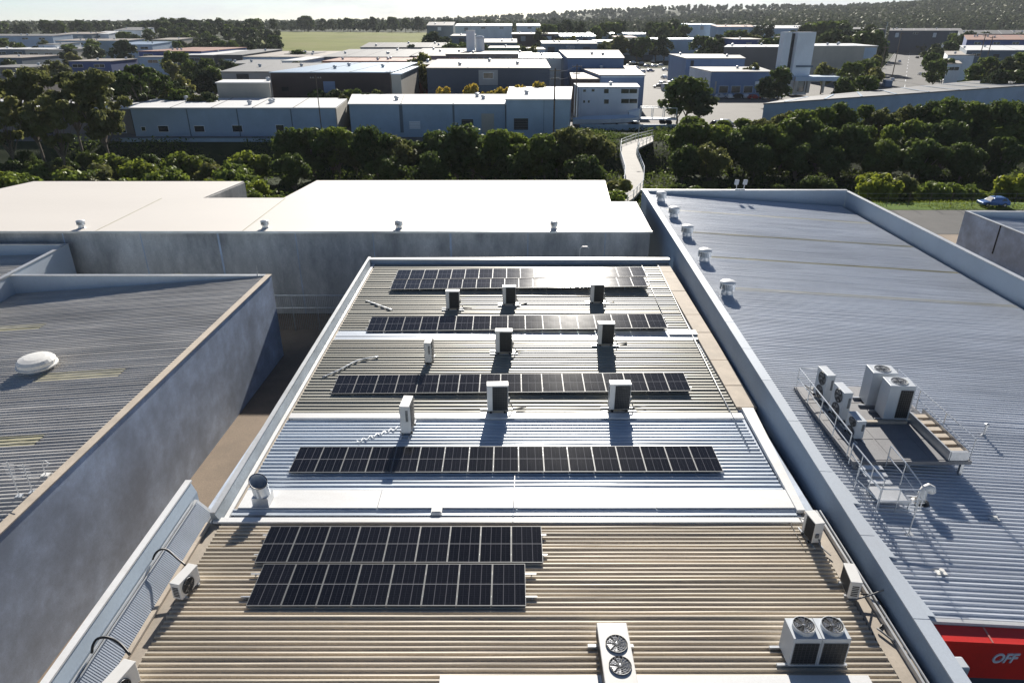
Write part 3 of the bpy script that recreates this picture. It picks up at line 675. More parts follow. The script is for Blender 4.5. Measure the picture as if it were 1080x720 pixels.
hose('conduit', [up(386, 317, .1), up(400, 322, .12), up(414, 327, .12)], .04, 'galv', 'short grey flexible conduit below the left end of the rearmost array', 'conduit')

# duct with slanted mouth on the left
du = empty('exhaust_duct', 'galvanised exhaust duct with slanted open mouth at the left edge of the white band', 'duct', U(278, 529, .1)); du.scale = (.84, .84, .9)
MB().prism([(-.36, -.36), (.36, -.36), (.36, .36), (-.36, .36)], 0, .42).build('base', M['galv'], du, shift=False)
d = MB(); n = 24; vs = []; 
for (rr, zb, kx) in ((.36, .42, 0), (.37, 1.05, .2), (.335, 1.03, .2), (.32, .5, 0)):
    for j in range(n):
        a = 2*math.pi*j/n; vs.append((rr*math.cos(a)-(.08 if kx else 0), rr*math.sin(a), zb+kx*math.cos(a)*-.6+kx*math.sin(a)*.6))
fs = [(i*n+j, i*n+(j+1) % n, (i+1)*n+(j+1) % n, (i+1)*n+j) for i in range(3) for j in range(n)]
fs.append(tuple(3*n+j for j in range(n))); d.add(vs, fs); d.build('tube', M['silver'], du, shift=False)
d = MB(); d.tube([(.375*math.cos(2*math.pi*j/n)-.08, .375*math.sin(2*math.pi*j/n), 1.05-.12*math.cos(2*math.pi*j/n)+.12*math.sin(2*math.pi*j/n)) for j in range(n+1)], .02, 6); d.build('rim', M['black'], du, shift=False)
jb = empty('junction_box', 'small beige box bridging the narrow ribbed band', 'box', U(461, 538, .08))
MB().bx(-.2, .2, -.28, .28, 0, .12).build('body', M['white_flash'], jb, shift=False, bevel=.01)
MB().bx(-.17, .17, -.25, .25, .12, .15).build('lid', M['ac_white'], jb, shift=False, bevel=.01)
# handrail hoop at the back parapet
hp = empty('handrail', 'thin pale pipe hoop rising above the back parapet', 'handrail', (U(617, 276, .36).x, 49.95, .38))
hp_pts = [(-.35, 0, 0), (-.35, 0, .75), (-.2, 0, .95), (.2, 0, .95), (.33, 0, .8)]
MB().tube(hp_pts, .022, 6).build('hoop', M['white_flash'], hp, shift=False); MB().bx(-.12, .35, -.1, .1, 0, .06).build('base', M['galv'], hp, shift=False)

# ------------------------------------------------------------------ roof turbines
def make_turbine(r=.46):
    t = empty('roof_ventilator', '', 'ventilator')
    MB().lathe([(r*.95, 0), (r*.78, .12), (r*.75, .42)], n=20).build('neck', M['galv'], t)
    v = MB()
    for j in range(26):
        a = 2*math.pi*j/26; v.box((r*.93*math.cos(a), r*.93*math.sin(a), .62), (.10, .014, .42), a+.9)
    v.build('vane', M['silver'], t)
    MB().lathe([(r*.62, .42), (r*.62, .8)], n=16).build('core', M['coil'], t)
    MB().lathe([(r*1.06, .82), (r*1.07, .86), (r*.95, .92), (r*.6, .985), (r*.2, 1.01), (0.01, 1.012)], n=26).build('cap', M['white_flash'], t, smooth=True)
    return t
tp = make_turbine()
for i, (px, py) in enumerate(((697.5, 213.5), (711, 230.5), (725, 251), (743.5, 277.5), (767.5, 313))):
    p = UR(px, py); o = place(tp, (p.x, p.y+.3, p.z), i*.3, '%s roof ventilator counting from the back along the right roof edge' % ordinal(i+1), USED, 'turbine ventilators on the right roof')
for i, (px, py) in enumerate(((83, 242), (278, 242), (420, 242.5), (584.5, 243))):
    p = U(px, py, ZW); place(tp, (p.x, p.y+.45, ZW), i*.4, '%s small ventilator from the left on the front edge of the white roof' % ordinal(i+1), USED, 'small ventilators on the white roof', .68)
p = ULp(15, 308); place(tp, (p.x, p.y+.3, p.z), 0, 'small pale ventilator in the shaded back left corner of the dark roof', USED, None, .75)
# mushroom vent on left roof
p = ULp(41, 390); mv = empty('roof_vent', 'large low white roof vent with rounded hood on the dark left roof', 'vent', p)
MB().lathe([(.62, -.05), (.58, .28)], n=24).build('neck', M['ac_grey'], mv, shift=False)
MB().lathe([(.8, .26), (.98, .28), (1.0, .36), (.9, .38), (.92, .58), (.8, .72), (.5, .79), (.2, .81), (.02, .81)], n=26).build('hood', M['ac_white'], mv, shift=False)
# aerials on left roof
for k, (px, py, hh, lab) in enumerate(((21, 524, 1.6, 'tall thin white aerial mast, left of the pair on the dark roof'), (35, 520, 1.35, 'thin white aerial mast, right of the pair on the dark roof'))):
    p = ULp(px, py); a = empty('aerial', lab, 'aerial', p, 0, 'aerials on the dark left roof')
    MB().tube([(0, 0, 0), (0, 0, hh)], .022, 6).build('mast', M['white_flash'], a, shift=False)
    b = MB()
    for j in range(5): b.tube([(-.22+.02*j, 0, hh-.1-.14*j), (.22-.02*j, 0, hh-.1-.14*j)], .012, 5)
    b.tube([(0, 0, hh*.55), (.45, 0, hh*.6)], .014, 5); b.build('element', M['white_flash'], a, shift=False)
    MB().bx(-.12, .12, -.1, .1, -.03, .08).build('base', M['ac_grey'], a, shift=False)
p = ULp(49, 502); a = empty('aerial', 'small white looped aerial near the parapet of the dark roof', 'aerial', p)
MB().tube([(0, 0, 0), (0, 0, .6), (.15, 0, .75), (.3, 0, .6), (.15, 0, .5)], .02, 6).build('mast', M['white_flash'], a, shift=False)
MB().bx(-.15, .15, -.12, .12, -.03, .1).build('base', M['ac_white'], a, shift=False)
p = Vector((lx(YL)-.9, YL-.15, .42)); a = empty('aerial', 'short thin post at the back right corner of the dark roof', 'aerial', p)
MB().tube([(0, 0, 0), (0, 0, .7)], .02, 6).build('mast', M['rail'], a, shift=False); MB().bx(-.06, .06, -.06, .06, 0, .05).build('base', M['rail'], a, shift=False)

# ================================================================== PLANT DECK ON RIGHT ROOF
ZD = 1.3
dk = empty('plant_deck', 'raised grey plant deck on the right roof under the big condensers', 'platform', (15.4, 25, zr(15.4, 25)))
MB().bx(13.1, 17.7, 21.9, 27.9, ZD-.14, ZD).build('deck_plate', M['platform'], dk)
mb = MB()
for i in range(4):
    for j in range(3): mb.bx(13.2+j*1.5, 13.2+j*1.5+1.44, 22.0+i*1.46, 22.0+i*1.46+1.42, ZD, ZD+.012)
mb.build('deck_panel', M['platform'], dk)
mb = MB()
for x in (13.3, 15.4, 17.5):
    for y in (22.1, 25, 27.7): mb.bx(x-.06, x+.06, y-.06, y+.06, zr(x, y)-.02, ZD-.14)
mb.build('post', M['rail'], dk)
MB().bx(14.6, 16.6, 24.6, 24.75, ZD+.012, ZD+.12).build('edge_beam', M['tan_slab'], dk)
def railing(pts, h, label, posts, mid=True, loc=None):
    r = empty('guard_rail', label, 'railing', loc or pts[0], 0, 'galvanised guard rails round the plant deck')
    top = [Vector(p)+Vector((0, 0, h)) for p in pts]
    MB().tube(top, .026, 6).build('top_rail', M['galv'], r)
    if mid: MB().tube([Vector(p)+Vector((0, 0, h*.5)) for p in pts], .02, 6).build('mid_rail', M['galv'], r)
    for a, b in zip(pts, pts[1:]):
        a, b = Vector(a), Vector(b); k = max(1, round((b-a).length/posts))
        for j in range(k+(1 if b is not None and tuple(b) == tuple(Vector(pts[-1])) else 0)):
            q = a.lerp(b, j/k); MB().tube([q, q+Vector((0, 0, h))], .022, 6).build('post', M['galv'], r)
    return r
railing([(14.3, 27.8, ZD), (13.15, 27.8, ZD), (13.05, 22.3, ZD)], 1.0, 'guard rail along the left side of the plant deck', 1.4)
railing([(16.9, 27.8, ZD), (17.65, 27.8, ZD), (17.65, 22.0, ZD)], .95, 'guard rail along the right side of the plant deck beside the steps', 1.9)
cube = make_top(1.05, 1.6, .82, 1, cowl=.02, face='half')
cg = 'large condensers'
p = U(930, 437, ZD); place(cube, (16.05, 26.35, ZD+.012), R(-4), 'rear one of two big cube condensers with top fan on the plant deck', USED, cg)
place(cube, (16.2, 25.2, ZD+.012), R(-4), 'front one of two big cube condensers with top fan on the plant deck', USED, cg)
deck_ac = make_ac(.95, 1.3, .36, 2, m='ac_grey')
place(deck_ac, (13.85, 26.7, ZD+.012), R(92), 'rearmost of three slim units lined up behind the left deck rail', USED, 'slim units on the plant deck')
place(deck_ac, (13.9, 25.15, ZD+.012), R(92), 'middle of three slim units lined up behind the left deck rail', USED, 'slim units on the plant deck')
place(deck_ac, (13.95, 23.75, ZD+.012), R(92), 'shortest and nearest of three slim units behind the left deck rail', USED, 'slim units on the plant deck', (.85, 1, .62))
wk = empty('walkway', 'row of pale treads in a tray along the right side of the plant deck', 'walkway', (17.1, 23, ZD))
for k in range(6): MB().bx(16.85, 17.5, 22.15+k*.5, 22.42+k*.5, ZD+.2, ZD+.3).build('tread', M['tan_slab'], wk)
for x in (16.78, 17.5): MB().bx(x, x+.06, 21.95, 25.2, ZD+.012, ZD+.42).build('side_rail', M['rail'], wk)
MB().bx(16.84, 17.49, 21.93, 22.05, ZD+.012, ZD+.4).build('end_plate', M['rail'], wk)
# access steps in front of the deck
zs = zr(13.6, 20)
stp = empty('access_steps', 'small galvanised landing with steps in front of the plant deck', 'steps', (13.6, 20.3, zs))
MB().bx(13.1, 14.25, 19.7, 20.6, zs+.32, zs+.38).build('landing', M['rail'], stp)
for k in range(3): MB().bx(13.25, 14.1, 20.75+k*.36, 21.0+k*.36, zs+.36+k*.06, zs+.4+k*.06).build('tread', M['galv'], stp)
for x in (13.1, 14.2):
    for y in (19.72, 20.55): MB().bx(x, x+.05, y, y+.05, zs-.02, zs+.32).build('leg', M['galv'], stp)
railing([(13.02, 22.0, zs+.4), (13.05, 19.65, zs+.38)], .95, 'left guard rail of the small access steps', .8)
railing([(14.35, 21.8, zs+.4), (14.35, 20.7, zs+.38), (14.55, 19.6, zs+.02)], .95, 'right guard rail of the small access steps', 1.0)
railing([(12.75, 20.8, zs+.05), (12.95, 19.55, zs+.05), (14.3, 19.5, zs+.05)], 1.0, 'front guard rail of the small access steps', .9)
# mushroom duct
p = UR(970, 530); gd = empty('roof_vent', 'white bent exhaust hood on a dark base just right of the access steps', 'vent', p)
MB().lathe([(.32, -.02), (.3, .06), (.2, .1)], n=18).build('base', M['black'], gd, shift=False)
MB().tube([(0, 0, 0), (0, 0, .5), (.04, 0, .62), (.16, 0, .7), (.26, 0, .64), (.3, 0, .5)], .15, 12).build('hood', M['ac_white'], gd, shift=False, smooth=True)
p = UR(1037, 460); vp = empty('roof_vent', 'thin pipe vent with a small cap alone on the right roof', 'vent', p)
MB().lathe([(.16, -.02), (.05, .12), (.05, .55)], n=12).build('pipe', M['rail'], vp, shift=False)
MB().lathe([(.09, .55), (.09, .62), (.02, .66)], n=12).build('cap', M['rail'], vp, shift=False)
MB().bx(-.45, .0, -.06, .06, -.02, .04).build('bracket', M['rail'], vp, shift=False)
p = UR(958, 563); am = empty('aerial', 'slim aerial mast with cross bars in front of the access steps', 'aerial', p)
MB().tube([(0, 0, 0), (0.02, 0, 1.5)], .022, 6).build('mast', M['rail'], am, shift=False)
b = MB()
for j in range(4): b.tube([(-.25, -.02*j, 1.45-.16*j), (.25, .02*j, 1.45-.16*j)], .012, 5)
b.build('element', M['rail'], am, shift=False); MB().bx(-.12, .12, -.12, .12, -.02, .05).build('base', M['rail'], am, shift=False)
for k, (px, py, lab) in enumerate(((1048, 548, 'small white roof anchor nearest the right edge'), (992, 605, 'small white roof anchor near the front of the right roof'))):
    p = UR(px, py); a = empty('roof_anchor', lab, 'anchor', p, 0, 'roof anchors on the right roof')
    MB().bx(-.16, .16, -.1, .1, .02, .07).build('plate', M['ac_white'], a, shift=False)
    MB().lathe([(.05, .07), (.05, .14), (.08, .15), (.08, .18)], n=10).build('eye', M['ac_white'], a, shift=False)
# floodlights on back parapet
fx_ = U(779, 200, 1.6).x; fl_ = empty('floodlight', 'pair of small floodlights on the back parapet of the right roof', 'floodlight', (fx_, YB+.1, 1.67))
MB().bx(-.5, .5, -.04, .04, 0, .08).build('bracket', M['galv'], fl_, shift=False)
for s in (-1, 1):
    MB().tube([(s*.35, 0, .05), (s*.4, 0, .5)], .04, 6).build('arm', M['galv'], fl_, shift=False)
    MB().box((s*.42, .0, .75), (.4, .22, .5), 0, 0, R(20)).build('lamp_head', M['ac_grey'], fl_, shift=False, bevel=.03)
# unit under the awning
p = PD(1008, 702, 13.2); wu = empty('air_conditioner', 'grey unit in the dark gap below the red awning by the wall', 'air conditioner', p)
MB().bx(-.15, .25, -.2, .2, -.3, .15).build('casing', M['ac_grey'], wu, shift=False, bevel=.04); MB().bx(-.25, -.15, -.04, .04, -.25, .1).build('bracket', M['rail'], wu, shift=False)
# ================================================================== TERRAIN, ROADS, PATH
def grid_vals(a, b, seq): 
    out = [a]
    while out[-1] < b: out.append(out[-1]+seq(out[-1]))
    return out
ys_ = grid_vals(-60, 6500, lambda v: 6 if v < 170 else (18 if v < 420 else 30+max(0, v-420)*.03))
xs_p = grid_vals(0, 5200, lambda v: 8 if v < 120 else 16+max(0, v-120)*.045)
xs_ = [-v for v in reversed(xs_p[1:])]+xs_p
vs = [(x, y, T(x, y)) for y in ys_ for x in xs_]; nx = len(xs_)
fs = [(j*nx+i, j*nx+i+1, (j+1)*nx+i+1, (j+1)*nx+i) for j in range(len(ys_)-1) for i in range(nx-1)]
struct(MB().add(vs, fs).build('ground', M['grass'], smooth=True))
def sheet(name, pts, m, dz, n=1):
    """drapes a ground polygon given by (x,y); quads subdivided n times"""
    a, b, c, d = [Vector((p[0], p[1], 0)) for p in pts]; vs = []; fs = []
    for j in range(n+1):
        for i in range(n+1):
            p = a.lerp(b, i/n).lerp(d.lerp(c, i/n), j/n); vs.append((p.x, p.y, T(p.x, p.y)+dz))
    for j in range(n):
        for i in range(n): k = j*(n+1)+i; fs.append((k, k+1, k+n+2, k+n+1))
    return struct(MB().add(vs, fs).build(name, M[m]))
sheet('yard', [(-330, 172), (330, 172), (330, 425), (-330, 425)], 'yard', .02)
sheet('yard', [(-330, 151), (-14, 151), (-14, 171.9), (-330, 171.9)], 'yard', .02)
sheet('yard', [(16, 168.4), (60, 168.4), (60, 171.9), (20, 171.9)], 'yard', .03)
sheet('yard', [(-480, 428), (-160, 428), (-160, 620), (-480, 620)], 'yard', .3, 12)
f0, f1, f2, f3 = G(330, 51), G(452, 46), G(500, 32), G(300, 34)
sheet('field', [(-190, 560), (-62, 600), (-30, 980), (-330, 980)], 'field', .9, 24)
# street in the right distance, with kerbs and a centre line
R0, R1, R2, R3 = G(905, 103), G(1000, 103), G(973, 50), G(948, 50)
sheet('road', [(R0.x, R0.y), (R1.x, R1.y), (R2.x, R2.y), (R3.x, R3.y)], 'asphalt', .28, 14)
for s, (a, b) in enumerate(((R0, R3), (R1, R2))):
    k = MB(); sgn = -1 if s == 0 else 1; pa = Vector(a); pb = Vector(b)
    for i in range(14):
        p, q = pa.lerp(pb, i/14), pa.lerp(pb, (i+1)/14); k.beam((p.x+sgn*.2, p.y, T(p.x, p.y)+.33), (q.x+sgn*.2, q.y, T(q.x, q.y)+.33), .35, .3)
    struct(k.build('kerb', M['path']))
k = MB()
for i in range(14):
    p = Vector(R0).lerp(Vector(R3), (i+.2)/14).lerp(Vector(R1).lerp(Vector(R2), (i+.2)/14), .5); q = Vector(R0).lerp(Vector(R3), (i+.6)/14).lerp(Vector(R1).lerp(Vector(R2), (i+.6)/14), .5)
    k.beam((p.x, p.y, T(p.x, p.y)+.31), (q.x, q.y, T(q.x, q.y)+.31), .2, .02)
struct(k.build('road_marking', M['wall_white']))
v0, v1, v2, v3 = G(1000, 90), G(1050, 90), G(1035, 70), G(985, 66)
sheet('verge', [(v0.x, v0.y), (v1.x, v1.y), (v2.x, v2.y), (v3.x, v3.y)], 'lawn', .24, 4)
g0 = U(900, 222, GZ); g1 = U(1100, 218, GZ)
sheet('lawn', [(26, 90.8), (100, 90.8), (100, 99.5), (26, 99.5)], 'lawn', .03, 8)
sheet('car_park', [(33.9, 14), (110, 14), (110, 90.7), (33.9, 90.7)], 'alley', .016)
sheet('car_park', [(36, 79), (110, 79), (110, 90.6), (36, 90.6)], 'asphalt', .04)
# footpath on a low bridge
PZ = -5.3
pe = [((688, 143), (689, 149)), ((670, 147.5), (674, 156)), ((655, 153), (671, 163)), ((654, 165), (675, 172)), ((659, 183), (679, 183)), ((658, 197), (678, 198)), ((655, 207), (668, 209)), ((640, 214), (655, 217))]
Lp = [U(a[0], a[1], PZ) for a, b in pe]; Rp = [U(b[0], b[1], PZ) for a, b in pe]
mb = MB(); n = len(pe)
vs = [tuple(p) for p in Lp]+[tuple(p) for p in Rp]+[(p.x, p.y, PZ-.35) for p in Lp]+[(p.x, p.y, PZ-.35) for p in Rp]
for i in range(n-1):
    mb_f = [(i, i+1, n+i+1, n+i), (2*n+i, 3*n+i, 3*n+i+1, 2*n+i+1), (i, 2*n+i, 2*n+i+1, i+1), (n+i, n+i+1, 3*n+i+1, 3*n+i)]
    mb.f += mb_f; mb.m += [0]*4
mb.v = vs; struct(mb.build('footpath', M['path']))
for side, ps, lab in (('l', Lp, 'left railing of the curved footbridge path'), ('r', Rp, 'right railing of the curved footbridge path')):
    r = empty('railing', lab, 'railing', ps[0], 0, 'railings of the curved footpath')
    for zt in (1.15, .6): MB().tube([(p.x, p.y, p.z+zt) for p in ps], .05, 5).build('rail', M['galv'], r)
    for a, b in zip(ps, ps[1:]):
        k = max(1, int((b-a).length/2.2))
        for j in range(k): q = a.lerp(b, j/k); MB().bx(q.x-.05, q.x+.05, q.y-.05, q.y+.05, PZ-.3, PZ+1.15).build('post', M['galv'], r)
# path lamp
def lamp(px, ybase, ytop, label, D=None, double=False, name='street_lamp', grp=None, r=.09):
    b = G(px, ybase) if D is None else Vector((PD(px, ybase, D).x, D, T(PD(px, ybase, D).x, D)))
    t = PD(px, ytop, b.y); h = t.z-b.z
    o = empty(name, label, 'street lamp', b, 0, grp)
    MB().tube([(0, 0, 0), (0, 0, h)], r, 6, r2=r*.6).build('pole', M['galv'], o, shift=False)
    for s in ((-1, 1) if double else (-1,)):
        MB().tube([(0, 0, h-.1), (s*.6, 0, h)], .04, 5).build('arm', M['galv'], o, shift=False)
        MB().box((s*.85, 0, h), (.6, .25, .12)).build('lamp_head', M['ac_grey'], o, shift=False)
    return o
lamp(672, 163, 128, 'slender lamp post beside the curved footpath', D=128)
lamp(622, 196, 186, 'short lamp stub just behind the white roof', D=84) if False else None
def pole(px, ybase, ytop, label, D, cross=2, r=.16, lean=0):
    p = PD(px, ybase, D); b = Vector((p.x, D, T(p.x, D))); h = PD(px, ytop, D).z-b.z
    o = empty('power_pole', label, 'power pole', b, 0, 'timber power poles'); o.rotation_euler.y = lean
    MB().tube([(0, 0, -.2), (0, 0, h)], r, 7, r2=r*.7).build('pole', M['timber'], o, shift=False)
    for k in range(cross):
        z = h-.5-k*1.6
        MB().bx(-1.15+.3*k, 1.15-.3*k, -.2, -.08, z-.07, z+.07).build('crossarm', M['timber'], o, shift=False)
        for s in (-1, -.5, .5, 1): MB().lathe([(.05, z+.07), (.07, z+.16), (.04, z+.26)], (s*(1.05-.3*k), -.14, 0), 6).build('insulator', M['ac_grey'], o, shift=False)
    return o
pole(584, 137, 72, 'tall dark power pole in front of the steel blue warehouse', 152, 2, .2)
pole(606, 140, 68, 'tall power pole in the gap left of the white two storey building', 176, 2, .18)
pole(339, 135, 80, 'thin power pole in front of the long blue warehouse', 152, 1, .12)
pole(414, 112, 74, 'thin pole at the right corner of the dark brown warehouse', 190, 1, .14)
# wires between the first poles
def wire(a, b, sag, label):
    a, b = Vector(a), Vector(b); pts = []
    for i in range(13): t = i/12; q = a.lerp(b, t); q.z -= sag*4*t*(1-t); pts.append(q)
    tag(MB().tube(pts, .03, 4).build('power_line', M['black'], loc=pts[0]), label, 'cable', 'overhead wires')
wa, wb_ = PD(584, 74, 151.9), PD(606, 70, 175.9)
wire(wa, wb_, .6, 'upper overhead wire between the two tall poles'); wire(wa-Vector((0, 0, 1.6)), wb_-Vector((0, 0, 1.6)), .6, 'lower overhead wire between the two tall poles')

# ================================================================== BACKGROUND BUILDINGS
def bld(label, x0, x1, ye, yb, base, wall, roof, back=None, name='warehouse', depth=None, feats=(), cat='building', over=.25, skew=0, grp=None, zbase=None, extra=(), vp=540):
    """front face from pixel column x0 to x1, eave at pixel row ye, back roof edge at row yb; base = ground row (<0: distance)"""
    D = -base if base < 0 else G((x0+x1)/2, base).y
    a = PD(x0, ye, D); b = PD(x1, ye, D); zt = a.z; gz = min(T(a.x, D), T(b.x, D))-.5
    zt = max(zt, gz+3.0)
    rise = 0
    if depth is None:
        q = U((x0+x1)/2, yb, zt) if True else None
        depth = q.y-D if q.y > D else 60
        if depth > 60: rise = 0.0
        depth = max(8, min(depth, 60))
    # raise the back edge so that its image row is right
    yb_z = PD((x0+x1)/2, yb, D+depth).z; rise = max(-.5, min(3.5, yb_z-zt))
    if back: bx0, bx1 = PD(back[0], yb, D+depth).x, PD(back[1], yb, D+depth).x
    else:
        q = D/(D+depth); bx0, bx1 = PD(vp+(x0-vp)*q, yb, D+depth).x+skew, PD(vp+(x1-vp)*q, yb, D+depth).x+skew
        if vp == 540: bx0, bx1 = a.x+skew, b.x+skew
    root = empty(name, label, cat, ((a.x+b.x)/2, D+depth/2, gz), 0, grp)
    fp = [(a.x, D), (b.x, D), (bx1, D+depth), (bx0, D+depth)]
    MB().prism(fp, gz, [zt-.25, zt-.25, zt+rise-.25, zt+rise-.25]).build('wall', M[wall], root)
    o = over
    MB().prism([(a.x-o, D-o), (b.x+o, D-o), (bx1+o, D+depth+o), (bx0-o, D+depth+o)], [zt-.245]*2+[zt+rise-.245]*2, [zt]*2+[zt+rise]*2).build('roof', M[roof], root)
    W = b.x-a.x; px_m = W/(x1-x0)
    # ridge seams give the roof its sheets
    sm_ = MB(); k = max(2, int(W/9))
    for i in range(1, k):
        t = i/k; xa, xb = a.x+(b.x-a.x)*t, bx0+(bx1-bx0)*t; sm_.beam((xa, D-o, zt+.02), (xb, D+depth+o, zt+rise+.02), .25, .06)
    if k > 2: sm_.build('roof_seam', M['roof_grey' if roof != 'roof_dark' else 'wall_grey'], root)
    if W > 9:
        for i in range(min(4, int(W/9))):
            rx = a.x+W*rnd.uniform(.1, .9); ry = D+depth*rnd.uniform(.2, .8); rz_ = zt+rise*(ry-D)/depth
            MB().lathe([(.45, -.3), (.4, .45), (.6, .5), (.55, .85), (.1, 1.0)], (rx, ry, rz_), 8).build('roof_vent', M['ac_grey'], root)
    for ft in feats:
        kind, fx0, fx1, fy0, fy1, m = ft
        p, q = PD(fx0, fy1, D), PD(fx1, fy0, D)
        z0, z1 = max(p.z, gz+.5), min(q.z, zt-.3)
        if z1-z0 < .2: continue
        if kind == 'window':
            fr_ = MB().bx(p.x-.1, q.x+.1, D-.08, D+.1, z0-.1, z1+.1).build('window', M['wall_white' if m != 'frameless' else 'dark'], root)
            MB().bx(p.x, q.x, D-.12, D-.082, z0, z1).build('pane', M['glass'], fr_)
            n = max(1, int((q.x-p.x)/1.6)); mm = MB()
            for i in range(1, n): xx = p.x+(q.x-p.x)*i/n; mm.bx(xx-.05, xx+.05, D-.15, D-.122, z0, z1)
            if n > 1: mm.build('mullion', M['wall_white'], fr_)
        elif kind == 'door':
            d_ = MB().bx(p.x, q.x, D-.06, D+.1, z0, z1).build('door', M[m], root)
            mm = MB(); zz_ = z0+.25
            while zz_ < z1: mm.bx(p.x+.05, q.x-.05, D-.09, D-.062, zz_, zz_+.04); zz_ += .35
            mm.build('slat', M['wall_grey'], d_)
        elif kind == 'panel': MB().bx(p.x, q.x, D-.05, D+.1, z0, z1).build('wall_panel', M[m], root)
        elif kind == 'sign': MB().bx(p.x, q.x, D-.16, D-.02, z0, z1).build('sign', M[m], root)
    return root, D, zt, depth
def win(x0, x1, y0, y1, m='w'): return ('window', x0, x1, y0, y1, m)
def door(x0, x1, y0, y1, m='dark'): return ('door', x0, x1, y0, y1, m)
# --- first line behind the creek
bld('low shaded warehouse wing partly hidden behind the tall gum trees at left', -60, 136, 114, 105, -162, 'wall_taupe', 'roof_white', feats=(win(123, 132, 134, 140), door(92, 98, 134, 141), door(46, 54, 133, 141)))
r1_, D1, zt1, dp1 = bld('long steel blue warehouse with white roof and four small square windows', 137, 353, 113.5, 103.5, -158, 'bluesheet', 'roof_white', back=(165, 366),
    feats=(win(168, 177, 133, 139), win(206, 215, 133, 139), win(246, 255, 132.5, 139), win(292, 299, 132, 139), win(150, 153, 134, 138)))
a_ = PD(353, 113.5, D1); b_ = PD(366, 103.5, D1+dp1)
MB().prism([(a_.x+.02, D1-.05), (a_.x+.3, D1-.05), (b_.x+.3, D1+dp1), (b_.x+.02, D1+dp1)], GZ-.3, zt1-.26).build('end_wall', M['wall_cream'], r1_)  # cream colour paints in sunlight on this end of the blue wall
mbp = MB(); 
for xp in (196, 249, 306): q = PD(xp, 113, D1); mbp.bx(q.x-.1, q.x+.1, D1-.1, D1+.05, GZ, zt1-.26)
mbp.build('downpipe', M['wall_slate'], r1_)
bld('steel blue warehouse with stepped wall panels and white roof, right of the long one', 368, 533, 109.5, 99.5, -157, 'bluesheet', 'roof_white', back=(372, 535), skew=1,
    feats=(door(432, 443, 128, 136, 'wall_white'), ('panel', 422.5, 424, 109, 140, 'wall_slate'), door(487, 499, 126, 134, 'dark'), ('panel', 478, 479, 109, 140, 'wall_slate'), ('panel', 508, 521, 120, 140, 'wall_cream')))
bld('taller steel blue block with dark roller door at the end of the blue warehouses', 534, 601, 104.5, 91.5, -155, 'bluesheet', 'roof_white', back=(538, 603), feats=(door(542, 557, 125, 137), ('panel', 573, 574, 105, 140, 'wall_slate')))
ret = empty('wall', 'long low pale blue retaining wall below the steel blue warehouse', 'wall', (-60, 151, GZ))
p0, p1 = PD(128, 150, 150), PD(286, 150, 150)
MB().bx(p0.x, p1.x, 150, 150.4, GZ-1.5, PD(200, 146, 150).z).build('wall', M['bluesheet'], ret); MB().bx(p0.x-.1, p1.x+.1, 149.95, 150.45, PD(200, 146, 150).z+.003, PD(200, 145.2, 150).z).build('coping', M['wall_slate'], ret)
# white two storey
r2_, D2, zt2, dp2 = bld('bright white two storey building with window bands and a blue edge stripe', 611, 674, 91.5, 88, -184, 'wall_white', 'roof_white', back=(606, 671), name='office_building', depth=14,
    feats=(win(655, 672, 94, 98.5), win(655, 672, 104.5, 109), win(637, 642, 94, 98.5), win(637, 642, 105, 109.5), win(615, 618, 94.5, 97), win(624, 627, 94.2, 96.7), win(615, 617, 106, 108.5), win(620, 622, 106, 108.5), ('panel', 612.2, 613.4, 93, 121, 'wall_strong_blue')))
MB().bx(PD(608, 120, 178).x, PD(720, 120, 178).x, 168, 168.3, GZ-1.5, GZ+1.3).build('wall', M['bluesheet'], tag_root := empty('wall', 'low pale boundary wall in front of the white building yard', 'wall', (20, 168, GZ)))
# second line
bld('dark brown warehouse with glossy pale blue roof', 285, 411, 76, 66, -196, 'wall_brown', 'roof_bluish', back=(352, 440), feats=(win(298, 304, 92, 96, 'frameless'), door(342, 353, 86, 98, 'wall_midblue')))
q = PD(413, 78, 197)
cw = empty('warehouse', 'pale corrugated side wing beside the dark brown warehouse', 'building', (q.x+4, 215, GZ))
q2 = PD(441, 70, 236)
MB().prism([(q.x, 196), (q.x+2.6, 196), (q2.x, 236), (q2.x-4, 236)], GZ-.2, [PD(413, 79, 196).z]*2+[PD(441, 71, 236).z]*2).build('wall', M['wall_cream'], cw)
MB().prism([(q.x-.3, 195.8), (q.x+2.9, 195.8), (q2.x+.3, 236.2), (q2.x-4.2, 236.2)], [PD(413, 79, 196).z+.01]*2+[PD(441, 71, 236).z+.01]*2, [PD(413, 79, 196).z+.3]*2+[PD(441, 71, 236).z+.3]*2).build('roof', M['roof_bluish'], cw)
bld('low white walled shed with cream roof in front of the grey roofs', 228, 284, 87, 84, -182, 'wall_cream', 'roof_white', back=(236, 284), depth=14)
bld('grey flat roofed warehouse left of the dark brown one', 233, 345, 75.5, 66.5, -215, 'wall_grey', 'roof_grey', back=(262, 350), feats=(door(250, 262, 78, 84),))
bld('navy blue warehouse with cream roof and pale window bay', 450, 580, 71.5, 62.5, -200, 'wall_navy', 'roof_cream', back=(462, 575),
    feats=(('panel', 505, 525, 74, 90, 'wall_grey'), win(510, 520, 77, 83), ('panel', 505, 525, 90.5, 96, 'wall_slate')))
bld('barrel shaped silver roofed shed between the navy and blue warehouses', 548, 592, 61, 56.5, -262, 'roof_silver', 'roof_silver', depth=22)
bld('small brown roofed building left of the navy warehouse', 430, 466, 68, 63.5, -250, 'wall_red', 'roof_grey', depth=14)
bld('dark blue warehouse with cream roof carrying a row of skylights', 599, 658, 61, 53, -240, 'wall_midblue', 'roof_cream', back=(590, 652))
